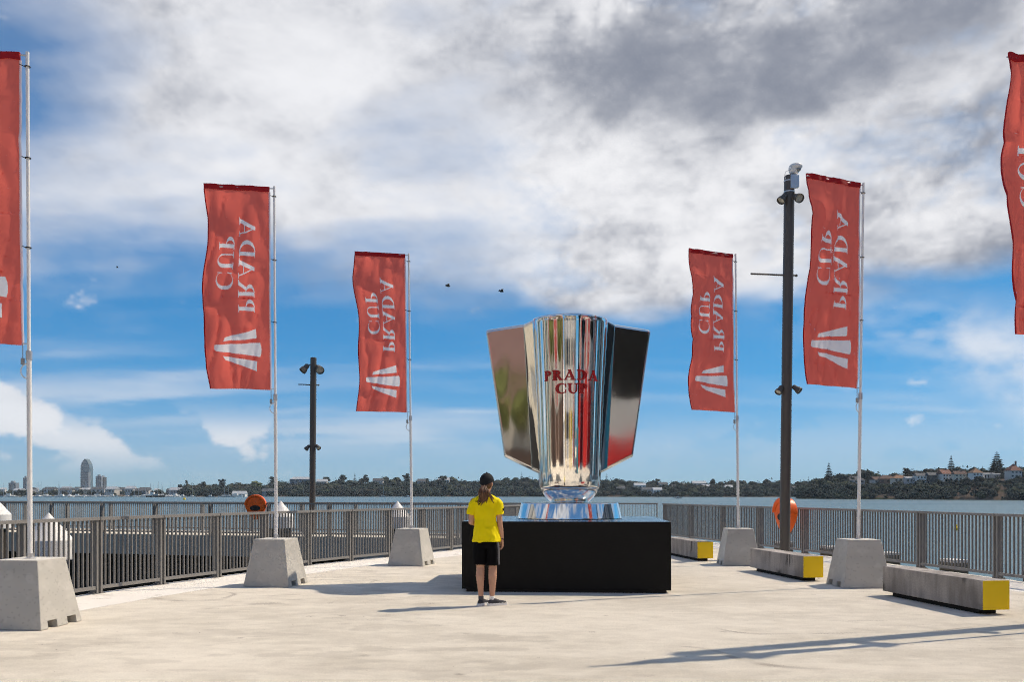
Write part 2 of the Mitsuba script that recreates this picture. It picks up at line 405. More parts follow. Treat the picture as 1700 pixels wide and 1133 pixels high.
for k_, c_ in {**WALLS, **ROOFS}.items():
    MAT['mat_' + k_ + '_paint'] = principled(c_, 0.75, 0.25)
MAT['mat_teal'] = principled((0.05, 0.30, 0.36), 0.5, 0.4)
MAT['mat_pink_brick'] = principled(lambda p, n, uv: mix((0.34, 0.19, 0.165), (0.46, 0.29, 0.26), fbm(p.x * 0.6, p.z * 0.9, 1.0, 3)), 0.85, 0.2)
MAT['mat_banner_red'] = principled((0.58, 0.03, 0.03), 0.5, 0.3)
MAT['mat_cladding'] = principled((0.007, 0.008, 0.009), 0.8, 0.1)
MAT['mat_window'] = principled((0.03, 0.036, 0.045), 0.12, 0.7)
MAT['mat_tower_glass'] = principled((0.085, 0.13, 0.155), 0.2, 0.7)

# ------------------------------------------------------------------ lie of the wharf
LEFT = spline([(-6.95, 7.6), (-6.62, 9.8), (-6.30, 11.3), (-5.98, 12.52), (-5.56, 13.82), (-5.08, 15.05), (-3.73, 18.26), (-3.19, 19.2), (-1.77, 21.8), (-1.30, 22.8), (-0.25, 25.0), (0.55, 27.2)], 1.29)
RIGHT = spline([(9.35, 8.8), (8.95, 10.9), (8.45, 13.2), (8.03, 15.4), (7.66, 17.6), (7.24, 19.6), (6.78, 21.6), (6.3, 23.6), (5.85, 25.5), (5.4, 27.4), (4.95, 29.3)], 2.17)
PIER = spline([(-42, 40.5), (-30, 36.6), (-16.4, 32.3), (-5.1, 29.2), (0.5, 28.0)], 2.2)
PIER_BACK = spline([(-43, 44.2), (-31, 40.2), (-16.0, 35.6), (-5.0, 32.2), (0.6, 31.0), (4.9, 29.9)], 2.2)


def offset(line, d):
    t = np.gradient(line, axis=0)
    t /= np.linalg.norm(t, axis=1, keepdims=True)
    return line + d * np.stack([-t[:, 1], t[:, 0]], 1)


deck_all = Polygon(np.vstack([[(-45, -60), (45, -60), (45, 2.0), (12.5, 3.0)], [(9.75, 8.0)], offset(RIGHT, -0.16), [(4.9, 30.2)], offset(PIER_BACK[::-1], -0.16)[0:],
                              offset(PIER, -0.14), offset(LEFT[::-1], -0.16), [(-7.6, 5.0), (-12, 2.5), (-45, 2.0)]])).buffer(0)
strip_l = Polygon(np.vstack([offset(LEFT, 0.17)[1:-2], offset(LEFT, -1.05)[1:-2][::-1]])).buffer(0)
strip_r = Polygon(np.vstack([offset(RIGHT, -0.17)[:-1], offset(RIGHT, 1.05)[:-1][::-1]])).buffer(0)
strips = unary_union([strip_l, strip_r]).intersection(deck_all)
joints = unary_union([LineString(offset(LEFT, -1.05)[1:-2]).buffer(0.006), LineString(offset(RIGHT, 1.05)).buffer(0.006), LineString(offset(LEFT, -0.42)[1:-2]).buffer(0.004), LineString(offset(RIGHT, 0.42)).buffer(0.004)])
main_deck = deck_all.difference(strips).difference(joints)
struct('wharf_deck', prism(main_deck, 0.03, -0.03), 'mat_deck')
struct('wharf_border_paving', prism(strips.difference(joints), 0.03, -0.03), 'mat_strip')
struct('wharf_slab', prism(deck_all.buffer(0.012), 0.67, -0.704), 'mat_pier')
# screen of dark boards that closes the space under the deck and the pier
screen_line = deck_all.buffer(-1.3).exterior
struct('wave_screen', prism(screen_line.buffer(0.06).intersection(sbox(-45, 2.0, 45, 60)), 4.3, -5.0), 'mat_timber_dark')
struct('water', join([(np.array([[-3200, -400, WATER], [3200, -400, WATER], [3200, 3200, WATER], [-3200, 3200, WATER]], float), np.array([[0, 1, 2], [0, 2, 3]]))]), 'mat_water')

# ------------------------------------------------------------------ fences
def fence(line, side, label, gap, fine=True, zoff=0.0):
    """side: +1 where the water lies to the left of the direction of travel, else -1."""
    k = thing('balustrade', label, 'fence', None)
    n_all = []
    for i in range(len(line) - 1):
        a, b = line[i], line[i + 1]
        L = float(np.linalg.norm(b - a)); t = (b - a) / L
        out = side * np.array([-t[1], t[0]])
        rz = math.atan2(t[1], t[0])
        at = lambda s, o, z: np.array([*(a + t * s + out * o), z + zoff])
        part(k, 'top_rail', join([box(at(L / 2, 0.02, 1.078), (L - 0.018, 0.075, 0.044), rz)]), 'mat_steel')
        part(k, 'bottom_rail', join([box(at(L / 2 - 0.02, 0.022, 0.092), (L - 0.12, 0.045, 0.048), rz)]), 'mat_steel')
        for s in (0.035, L - 0.035):
            q = 1 if s < L / 2 else -1
            m = [box(at(s, 0.07, 0.528), (0.012, 0.115, 1.056), rz), box(at(s + q * 0.006, 0.006, 0.528), (0.034, 0.012, 1.0555), rz),
                 box(at(s + q * 0.03, 0.07, 0.006), (0.085, 0.15, 0.012), rz)]
            for bb in (0.03, 0.11):
                m.append(box(at(s + q * 0.05, bb, 0.02), (0.018, 0.018, 0.018), rz + 0.5))
            part(k, 'post', join(m), 'mat_steel')
        nb = max(3, int(round((L - 0.13) / gap)))
        bs = [box(at(0.085 + (L - 0.17) * (j + 0.5) / nb, 0.024, 0.586), (0.0150 if fine else 0.011, 0.030 if fine else 0.022, 0.94), rz) for j in range(nb)]
        if fine:
            for m in bs:
                part(k, 'baluster', m, 'mat_steel')
        else:
            n_all += bs
    if n_all:
        kk = part(k, 'balusters', join(n_all), 'mat_steel')
        labels[kk] = {'kind': 'stuff'}
    return k


fence(LEFT, 1, 'taupe steel balustrade curving along the left edge of the deck behind the concrete flag bases', 0.0905)
fence(RIGHT, -1, 'taupe steel balustrade along the right edge of the deck behind the benches', 0.0945)
fence(PIER, -1, 'taupe steel balustrade on the near edge of the far pier', 0.092, False, 0.0)
fence(PIER_BACK, 1, 'taupe steel balustrade on the seaward edge of the far pier', 0.092, False, 0.0)

# timber fender heads outside the right balustrade
for i, (j, s) in enumerate([(2, 0.25), (3, 0.22), (4, 0.25), (5, 0.25), (6, 0.25), (7, 0.3)]):
    a, b = RIGHT[j], RIGHT[j + 1]
    t = (b - a) / np.linalg.norm(b - a)
    c = a + (b - a) * (1 - s) + 0.42 * np.array([t[1], -t[0]])
    k = thing('fender_pile', ['short grey timber fender pile head outside the right balustrade behind the nearest bench end', 'short grey timber fender pile head behind the nearest bench\'s middle', 'short grey timber fender pile head behind the second concrete flag base on the right',
                              'short grey timber fender pile head to the right of the near lamp post', 'short grey timber fender pile head left of the near lamp post', 'short grey timber fender pile head nearest the corner of the right balustrade'][i], 'pile')
    rz = math.atan2(t[1], t[0])
    part(k, 'pile', join([box((*c, -1.9), (0.42, 0.30, 4.12), rz)]), 'mat_fender')
    part(k, 'cap', join([box((*c, 0.18), (0.45, 0.33, 0.05), rz)]), 'mat_cap_white')

# mooring piles with white cone caps, standing in the basin behind the left balustrade
for (b_, y_, top, lab) in [(-0.5198, 14.3, 1.13, 'white cone capped mooring pile behind the nearest flag base on the left'),
                           (-0.5825, 20.0, 1.40, 'white cone capped mooring pile cut by the left edge of the picture'),
                           (-0.2595, 24.6, 1.23, 'white cone capped mooring pile behind the second flagpole from the left'),
                           (-0.1285, 24.8, 1.22, 'white cone capped mooring pile behind the third flagpole from the left')]:
    x, y, _ = place(b_, y_)
    k = thing('mooring_pile', lab, 'mooring pile', 'white cone capped mooring piles')
    part(k, 'pile', lathe([(0, -6), (0.30, -6), (0.30, top - 0.74), (0, top - 0.74)], 28, (x, y, 0)), 'mat_timber_dark', 40)
    part(k, 'cone_cap', lathe([(0.31, top - 0.76), (0.36, top - 0.76), (0.37, top - 0.745), (0.37, top - 0.44), (0.36, top - 0.425), (0.012, top - 0.008), (0, top)], 40, (x, y, 0)), 'mat_cap_white', 30)

# ------------------------------------------------------------------ lettering
def el(cx, cy, rx, ry):
    return affinity.scale(Point(cx, cy).buffer(1, 32), rx, ry, origin=(cx, cy))


def glyph(ch):
    if ch == 'P' or ch == 'R':
        bowl = (el(.26, .735, .40, .265).difference(el(.26, .735, .205, .228))).intersection(sbox(.25, .3, 1, 1.1))
        g = unary_union([sbox(.08, 0, .275, 1), sbox(0, 0, .36, .042), sbox(0, .958, .3, 1), bowl, sbox(.25, .47, .32, .507), sbox(.25, .963, .32, 1)])
        if ch == 'R':
            return unary_union([g, Polygon([(.34, .50), (.53, .50), (.80, .07), (.90, .045), (.90, 0), (.64, 0)])]), .93
        return g, .74
    if ch == 'A':
        return unary_union([Polygon([(.38, 1), (.57, 1), (.93, 0), (.71, 0)]), Polygon([(.10, 0), (.155, 0), (.475, .83), (.44, .90)]), sbox(.22, .29, .7, .335), sbox(0, 0, .27, .04), sbox(.60, 0, 1.02, .04)]), 1.04
    if ch == 'D':
        bowl = el(.26, .5, .62, .5).difference(el(.26, .5, .41, .458)).intersection(sbox(.25, -.1, 1.2, 1.1))
        return unary_union([sbox(.08, 0, .275, 1), sbox(0, 0, .32, .042), sbox(0, .958, .32, 1), bowl]), .98
    if ch == 'C':
        ring = el(.48, .5, .48, .515).difference(el(.56, .5, .37, .468)).difference(sbox(.66, .30, 1.2, .70))
        return unary_union([ring, sbox(.84, .66, .88, .96), sbox(.84, .06, .88, .34)]).difference(sbox(.885, -1, 2, 2)), .98
    if ch == 'U':
        low = el(.42, .36, .34, .375).difference(el(.475, .36, .205, .325)).intersection(sbox(0, -.1, 1, .37))
        return unary_union([sbox(.08, .35, .27, 1), sbox(.70, .35, .76, 1), low, sbox(0, .958, .36, 1), sbox(.58, .958, .88, 1)]), .92


def word(text, cap, track=0.06):
    out, x = [], 0.0
    for ch in text:
        g, w = glyph(ch)
        out.append(affinity.affine_transform(g, [cap, 0, 0, cap, x, 0]))
        x += (w + track) * cap
    return out, x - track * cap


# ------------------------------------------------------------------ flag bases, poles, flags
def base_mesh():
    def frustum(s0, s1, h):
        q = np.array([[-1, -1], [1, -1], [1, 1], [-1, 1]]) / 2.0
        return np.column_stack([q * s0, np.zeros(4)]), np.column_stack([q * s1, np.full(4, h)])
    b, t = frustum(0.745, 0.50, 0.73)
    pts = []
    for (p, q) in zip(b, t):
        for c in (p, q):
            pts.append(m3.Manifold.sphere(0.011, 10).translate((c * np.array([0.97, 0.97, 1.0]) + [0, 0, 0.011 if c[2] == 0 else -0.011]).tolist()))
    m = m3.Manifold.batch_hull(pts)
    for y in (-0.165, 0.185):
        m = m - m3.Manifold.cube([1.2, 0.165, 0.10], True).translate([0, y, 0.038])
    return m


BASE = base_mesh()
SPOTS = [  # x, y, clockwise turn, lean of the pole top, flag turn, flag width, seed
    (-5.265, 9.74, 5.5, -0.03, 6, 1.0, 11, 'nearest the left edge of the picture'), (-3.707, 14.01, 9.4, -0.03, 6, 1.0, 23, 'second from the left'),
    (-2.02, 17.95, 14.0, -0.06, 7, 1.0, 37, 'third from the left, left of the trophy'), (4.56, 17.97, 3.0, -0.055, 20, 1.02, 41, 'just right of the trophy'),
    (5.38, 13.85, 0.0, 0.08, 22, 1.02, 53, 'right of the near lamp post'), (6.24, 9.59, -2.0, 0.0, 14, 1.02, 67, 'at the right edge of the picture')]


def cloth(u, v, w, seed):
    """Offset of the cloth (metres) at u from the free edge (0) to the pole (1) and v metres below the top: along the width and out of plane."""
    r = np.random.default_rng(seed)
    ph = r.uniform(0, 6.28, 8)
    u = np.clip(u, -0.02, 1.02)
    free = np.clip(1 - u, 0, 1.02)
    hang = np.clip(v / 0.5, 0, 1)
    low = np.clip(v / 3.2, 0, 1)
    out = 0.055 * free * hang * np.sin(2.2 * v + 1.2 * u + ph[0]) + 0.035 * hang * free ** 0.6 * np.sin(4.3 * v + 2.6 * u + ph[1])
    p = np.stack([u * 2.4 + 0.55 * v, v * 0.9 - 1.1 * u, 0 * u], -1)
    ridge = lambda q, s: 1 - np.abs(2 * meshkit.noise(q, s) - 1)
    out = out + 0.056 * np.clip(hang + .25, 0, 1) * (ridge(p * np.array([1.5, 1.1, 1]) + seed, seed) ** 1.5 - .4) * (0.35 + 0.65 * np.sin(np.pi * np.clip(u, 0, 1)) + .25 * free)
    out = out + 0.040 * (ridge(p * np.array([3.2, 2.2, 1]) + seed * 2, seed + 1) ** 2 - .3) * (0.4 + 0.6 * free)
    out = out + 0.012 * (meshkit.fbm(p * np.array([9.0, 4.0, 1]) + seed * 3, 3, seed + 2) - .5)
    # gathers near the pole and the top band
    out = out + 0.010 * np.exp(-v / 0.25) * np.sin(26 * u + ph[2]) * np.clip(v / .05, 0, 1)
    out = out + 0.022 * low * (1 - free * 0.5) * np.sin(7 * u + 1.5 * v + ph[5])
    side = 0.045 * free * hang * np.sin(1.9 * v + ph[3]) + 0.022 * free * hang * np.sin(4.6 * v + ph[4]) + 0.05 * free * low
    return side, out


PRADA, PRADA_W = word('PRADA', 1.0, 0.02)
CUP, CUP_W = word('CUP', 1.0, 0.06)


def put_word(glyphs, width, length, height, v_bottom, u_foot):
    return [affinity.affine_transform(g, [0, height, -length / width, 0, u_foot, v_bottom]) for g in glyphs]


def emblem_shapes():
    mid = Polygon([(.14, 2.50), (.17, 2.485), (.50, 2.462), (.858, 2.435), (.874, 2.49), (.878, 2.54), (.874, 2.60), (.858, 2.655), (.50, 2.615), (.17, 2.585), (.14, 2.57)])
    up = Polygon([(.275, 2.43), (.30, 2.372), (.55, 2.30), (.80, 2.225), (.808, 2.372), (.55, 2.400)])
    lo = Polygon([(.262, 2.655), (.55, 2.69), (.806, 2.725), (.800, 2.882), (.55, 2.795), (.30, 2.715)])
    return [up, mid, lo]


for (x, y, turn, lean, fturn, fw, seed, where) in SPOTS:
    rz = -math.radians(turn)
    k = thing('concrete_flag_base', f'tapered grey concrete flag base with fork pockets, {where}', 'concrete block', 'concrete flag bases')
    mesh = BASE.to_mesh()
    part(k, 'block', moved((mesh.vert_properties[:, :3], mesh.tri_verts), rz, (x, y, 0.0)), 'mat_block')
    part(k, 'pole_socket', lathe([(0, .73), (.055, .73), (.055, .737), (.034, .742), (.034, .79), (0, .79)], 24, (x, y, 0)), 'mat_alu', 30)

    pk = thing('flagpole', f'thin white flagpole standing in a concrete base, {where}', 'flagpole', 'white flagpoles')
    TOPZ, H_FLAG = (6.05, 2.93) if x > 6 else (6.27, 3.17)
    top = np.array([x + lean, y, TOPZ]); foot = np.array([x, y, 0.735])
    on = lambda z: foot + (top - foot) * ((z - foot[2]) / (top[2] - foot[2]))
    part(pk, 'lower_tube', rod(foot, on(2.95), 0.026, 16), 'mat_white', 40)
    part(pk, 'upper_tube', rod(on(2.95), top, 0.0185, 16), 'mat_white', 40)
    part(pk, 'joint_collar', join([rod(on(2.90), on(3.00), 0.032, 16)]), 'mat_alu', 40)
    a = math.radians(fturn)
    e = np.array([-math.cos(a), -math.sin(a), 0.0])          # from the pole to the free edge
    nrm = np.array([math.sin(a), -math.cos(a), 0.0])
    arm_z = TOPZ - 0.035
    part(pk, 'arm', rod(on(arm_z), on(arm_z) + e * (fw + 0.075), 0.0095, 10), 'mat_alu', 40)
    for zz in (TOPZ - 0.16, TOPZ - 1.16, TOPZ - 2.14):
        part(pk, 'clip_ring', join([tube([on(zz) + 0.028 * np.array([math.cos(q), math.sin(q), 0]) for q in np.linspace(0, 6.283, 13)], 0.006, 6), rod(on(zz) + e * 0.02, on(zz) + e * 0.085 + [0, 0, .025], 0.005, 6)]), 'mat_dark', 40)
    w0 = on(2.98)
    part(pk, 'weight', join([rod(w0 + e * .065 + [0, 0, -.06], w0 + e * .065 + [0, 0, -.13], 0.020, 12), rod(w0 + e * .065 + [0, 0, .10], w0 + e * .065 + [0, 0, -.06], 0.005, 6)]), 'mat_grey', 40)
    part(pk, 'hook_arm', join([rod(w0 + [0, 0, .10], w0 + e * .065 + [0, 0, .10], 0.006, 8)]), 'mat_alu', 40)
    part(pk, 'loop', tube([w0 + e * (0.085 * math.sin(q)) + [0, 0, -.20 + 0.085 * math.cos(q)] for q in np.linspace(0.3, 2.9, 12)], 0.007, 8), 'mat_white', 40)

    fk = thing('banner_flag', f'tall red banner flag with mirrored white lettering, {where}', 'flag', 'red banner flags')
    O = on(arm_z)

    def to3(um, v, lift=0.0, w=fw, seed=seed, e=e, nrm=nrm, O=O, lean=lean):
        """um: metres from the free edge; v: metres below the arm."""
        u = um / w
        s, o = cloth(u, v, w, seed)
        h = 1e-3
        s1, o1 = cloth(u + h / w, v, w, seed); s2, o2 = cloth(u, v + h, w, seed)
        gu, gv = (o1 - o) / h, (o2 - o) / h
        dist = (w - um) - s + 0.072
        down = v * (1 + 0.0 * u) - 0.02 * (1 - u)
        pos = O + dist[:, None] * e - down[:, None] * np.array([lean / 5.5, 0, 1.0]) + o[:, None] * nrm
        nv = nrm[None] + gu[:, None] * e + gv[:, None] * np.array([0, 0, 1.0])
        nv /= np.linalg.norm(nv, axis=1, keepdims=True)
        return pos + lift * nv

    sc = fw / 1.02
    lay = lambda gs: [affinity.scale(g, sc, 1, origin=(0, 0)) for g in gs]
    words = [lay(put_word(PRADA, PRADA_W, 1.49, 0.255, 1.965, 0.525)), lay(put_word(CUP, CUP_W, 0.85, 0.25, 1.63, 0.195)), lay(emblem_shapes())]
    bars = [sbox(0, v0, fw, v0 + H_FLAG / 20) for v0 in np.arange(20) * H_FLAG / 20]        # the cloth in strips, so that its triangles stay small
    inked = unary_union([g for w_ in words for g in w_])
    v2, f2 = join([flat(g, 0.045) for bar in bars for g in getattr(bar.difference(inked), 'geoms', [bar.difference(inked)]) if g.area > 1e-7])
    m2 = trimesh.Trimesh(np.round(v2, 5), f2, process=True)
    part(fk, 'cloth', (to3(m2.vertices[:, 0], m2.vertices[:, 1]), m2.faces), 'mat_flag', True)
    # the sleeve round the arm and the white hem on the pole side
    uu2, vv2 = np.meshgrid(np.linspace(0, fw, 40), np.array([-0.022, 0.0, 0.03, 0.055]))
    def both(uv_u, uv_v, shape, lift):
        n0, n1 = shape
        A, B = to3(uv_u, uv_v, lift), to3(uv_u, uv_v, -lift)
        ii = np.arange(n0 * n1).reshape(n0, n1)
        qq = np.stack([ii[:-1, :-1], ii[1:, :-1], ii[1:, 1:], ii[:-1, 1:]], -1).reshape(-1, 4)
        ff = np.vstack([qq[:, [0, 1, 2]], qq[:, [0, 2, 3]]])
        edge = np.r_[ii[0, :-1], ii[:-1, -1], ii[-1, :0:-1], ii[:0:-1, 0]]
        m = n0 * n1
        rim = []
        for a_, b_ in zip(edge, np.roll(edge, -1)):
            rim += [[a_, b_, b_ + m], [a_, b_ + m, a_ + m]]
        return np.vstack([A, B]), np.vstack([ff, ff[:, ::-1] + m, np.array(rim)])
    part(fk, 'arm_sleeve', both(uu2.ravel(), vv2.ravel(), uu2.shape, 0.012), 'mat_flag_band', 40)
    uu3, vv3 = np.meshgrid(np.linspace(fw - 0.012, fw + 0.012, 3), np.linspace(0.06, H_FLAG, 120))
    part(fk, 'pole_side_hem', both(uu3.ravel(), vv3.ravel(), uu3.shape, 0.004), 'mat_flag_white', 40)
    uu4, vv4 = np.meshgrid(np.linspace(-0.006, 0.010, 3), np.linspace(0.06, H_FLAG, 120))
    part(fk, 'free_edge_hem', both(uu4.ravel(), vv4.ravel(), uu4.shape, 0.0035), 'mat_flag_band', 40)

    def printed(polys):
        out = []
        for g in polys:
            g = g.intersection(sbox(0, 0, fw, H_FLAG))
            v2, f2 = flat(g, 0.03)
            out.append((to3(v2[:, 0], v2[:, 1]), f2))
        return join(out)
    part(fk, 'lettering', printed(words[0]), 'mat_flag_white', True, label='white word reading PRADA in mirror image up the flag')
    part(fk, 'lettering', printed(words[1]), 'mat_flag_white', True, label='white word reading CUP in mirror image up the flag')
    part(fk, 'emblem', printed(words[2]), 'mat_flag_white', True, label='white emblem of three tapering bars')

# ------------------------------------------------------------------ plinth and trophy
PZ = 1.03
yaw = -math.radians(4.2)
pc = np.array([0.885, 14.39])
k = thing('plinth', 'black square display plinth under the giant silver trophy', 'plinth')


def rounded_box(sx, sy, z0, z1, r):
    pts = [m3.Manifold.sphere(r, 10).translate([ax * (sx / 2 - r), ay * (sy / 2 - r), zz]) for ax in (-1, 1) for ay in (-1, 1) for zz in (z0 + r, z1 - r)]
    m = m3.Manifold.batch_hull(pts).to_mesh()
    return m.vert_properties[:, :3], m.tri_verts


part(k, 'cladding', moved(rounded_box(3.02, 3.0, 0.045, PZ, 0.008), yaw, (*pc, 0)), 'mat_plinth')
part(k, 'top_panel', moved(rounded_box(3.012, 2.992, PZ - .012, PZ + .002, .006), yaw, (*pc, 0)), 'mat_gloss_black')
part(k, 'recessed_foot', join([box((*pc, 0.023), (2.9, 2.88, 0.046), yaw)]), 'mat_dark')

tk = thing('trophy', 'giant mirror polished silver trophy cup with two flat side wings and red lettering', 'trophy')
TC = np.array([0.940, 14.55, 0.0])


def body_mesh():
    prof = np.array([(.0, 1.505), (.40, 1.505), (.455, 1.508), (.476, 1.525), (.487, 1.56), (.495, 1.62), (.502, 1.72), (.523, 2.2), (.552, 3.0), (.582, 3.6), (.612, 4.17), (.617, 4.225), (.615, 4.25), (.607, 4.262), (.596, 4.264), (.587, 4.25), (.58, 4.2), (.52, 3.0), (0, 2.95)])
    from scipy.interpolate import PchipInterpolator
    s = np.arange(len(prof)); ss = np.r_[np.linspace(0, 5, 16)[:-1], np.linspace(5, 10, 50)[:-1], np.linspace(10, 18, 40)]
    pr = np.stack([PchipInterpolator(s, prof[:, i])(ss) for i in range(2)], 1)
    n = 320
    th = np.arange(n) / n * 2 * np.pi
    flute = 1 + 0.0082 * np.cos(14 * th + .6) + 0.0021 * np.cos(29 * th + 1) + 0.0065 * np.cos(9 * th + 2)
    fl = np.where((pr[:, 1:] > 1.6) & (pr[:, 1:] < 4.2), flute[None], 1 + (flute[None] - 1) * 0.3)
    r = pr[:, :1] * fl
    V = np.stack([r * np.cos(th), r * np.sin(th), np.repeat(pr[:, 1:], n, 1)], -1).reshape(-1, 3)
    i, j = np.meshgrid(np.arange(len(pr) - 1), np.arange(n), indexing='ij')
    a, b = (i * n + j).ravel(), (i * n + (j + 1) % n).ravel()
    return V + TC, np.vstack([np.stack([a, b, b + n], 1), np.stack([a, b + n, a + n], 1)])


part(tk, 'body', body_mesh(), 'mat_chrome', 50)
part(tk, 'bowl', lathe([(0, 1.288), (.285, 1.288), (.300, 1.292), (.345, 1.325), (.390, 1.372), (.428, 1.425), (.452, 1.470), (.462, 1.5045), (0, 1.5045)], 160, TC), 'mat_chrome', 35)
part(tk, 'foot', lathe([(0, PZ + .003), (.842, PZ + .003), (.850, PZ + .010), (.848, PZ + .022), (.793, 1.272), (.786, 1.284), (.775, 1.288), (0, 1.288)], 200, TC), 'mat_chrome', 35)


def hull_slab(front, thick, r):
    pts = []
    for (x, yy, z) in front:
        for dy in (0, thick):
            pts.append(m3.Manifold.sphere(r, 24).translate([x, yy + dy, z]))
    m = m3.Manifold.batch_hull(pts).refine_to_length(0.05).to_mesh()
    v = np.array(m.vert_properties[:, :3], float)
    v[:, 1] += 0.030 * (meshkit.fbm(v * np.array([1.7, .8, 0.7]) + front[0][0] * 3, 2, 3) - .5)      # hand beaten sheet is never quite flat
    return v + TC, m.tri_verts


for s in (-1, 1):
    sw = lambda X: 0.05 + 0.36 * (X - 0.5)
    q = [(s * .45, sw(.45), 4.20), (s * 1.32, sw(1.32), 4.125), (s * 1.02, sw(1.02), 2.085), (s * .45, sw(.45), 1.80)]
    part(tk, 'wing', hull_slab(q, 0.24, 0.052), 'mat_chrome_soft', 35)
    q = [(s * .545, -.10, 4.235), (s * .72, .085, 4.19), (s * .585, .035, 1.86), (s * .455, -.11, 1.80)]
    part(tk, 'shoulder', hull_slab(q, 0.3, 0.035), 'mat_chrome', 35)

# red lettering wrapped round the front of the body
def body_r(z):
    return np.interp(z, [1.72, 2.2, 3.0, 3.6, 4.17], [.502, .523, .552, .582, .612])


def wrapped(glyphs, width, length, cap, z0):
    out = []
    for g in glyphs:
        g = affinity.affine_transform(g, [length / width, 0, 0, cap, -length / 2, z0])
        v, f = flat(g.buffer(0.006, join_style=2), 0.03)
        R = body_r(v[:, 1]) * 1.012
        for lift in (0.0075, -0.01):
            th = v[:, 0] / R
            out.append((np.stack([(R + lift) * np.sin(th), -(R + lift) * np.cos(th), v[:, 1]], 1) + TC, f if lift > 0 else f[:, ::-1]))
    return join(out)


WP, WPW = word('PRADA', 1.0, 0.12)
WC, WCW = word('CUP', 1.0, 0.05)
part(tk + '__body', 'lettering', wrapped(WP, WPW, 0.93, 0.152, 3.225), 'mat_trophy_red', label='dark red word PRADA across the front of the cup')
part(tk + '__body', 'lettering', wrapped(WC, WCW, 0.52, 0.150, 3.015), 'mat_trophy_red', label='dark red word CUP below it on the front')

# ------------------------------------------------------------------ benches
for (x, y, lab) in [(5.55, 10.51, 'long grey concrete bench with yellow end, nearest the right edge'), (4.745, 14.52, 'long grey concrete bench with yellow end, middle of the row'), (3.91, 18.8, 'concrete bench with yellow painted end, farthest, half hidden by the black plinth')]:
    d = np.array([-0.145, 0.989]); L = 2.12
    rz = math.atan2(d[1], d[0])
    n = np.array([d[1], -d[0]])
    c = np.array([x, y]) + n * 0.172 + d * L / 2
    k = thing('bench', lab, 'bench', 'concrete benches with yellow ends')
    m = rounded_box(L, 0.345, 0.062, 0.412, 0.006)
    part(k, 'seat_block', moved(m, rz, (*c, 0)), 'mat_bench')
    e = np.array([x, y]) + n * 0.172 - d * 0.0025
    part(k, 'painted_end', join([box((*e, 0.237), (0.008, 0.341, 0.346), rz)]), 'mat_yellow', label='bright yellow painted end face')
    part(k, 'recessed_foot', join([box((*c, 0.031), (L - 0.30, 0.22, 0.062), rz)]), 'mat_rubber')

# ------------------------------------------------------------------ lamp posts
def floodlight(k, at, aim, s=1.0, mat='mat_lamp_steel', yoke_from=None, name='floodlight'):
    aim = np.array(aim, float); aim /= np.linalg.norm(aim)
    at = np.array(at, float)
    body = lathe([(0, -.17), (.055, -.17), (.085, -.13), (.09, -.02), (.125, .06), (.130, .15), (.122, .15), (.112, .09), (0, .085)], 28)
    v, f = orient(body, aim)
    kk = part(k, name, (v * s + at, f), mat, 35)
    lens = lathe([(0, .092), (.111, .092), (.111, .097), (0, .105)], 28)
    v, f = orient(lens, aim)
    part(kk, 'lens', (v * s + at, f), 'mat_glass_lamp', 35)
    if yoke_from is not None:
        m = [rod(yoke_from, at - aim * .05 * s, 0.022 * s, 8)]
        part(kk, 'yoke', join(m), mat, 40)


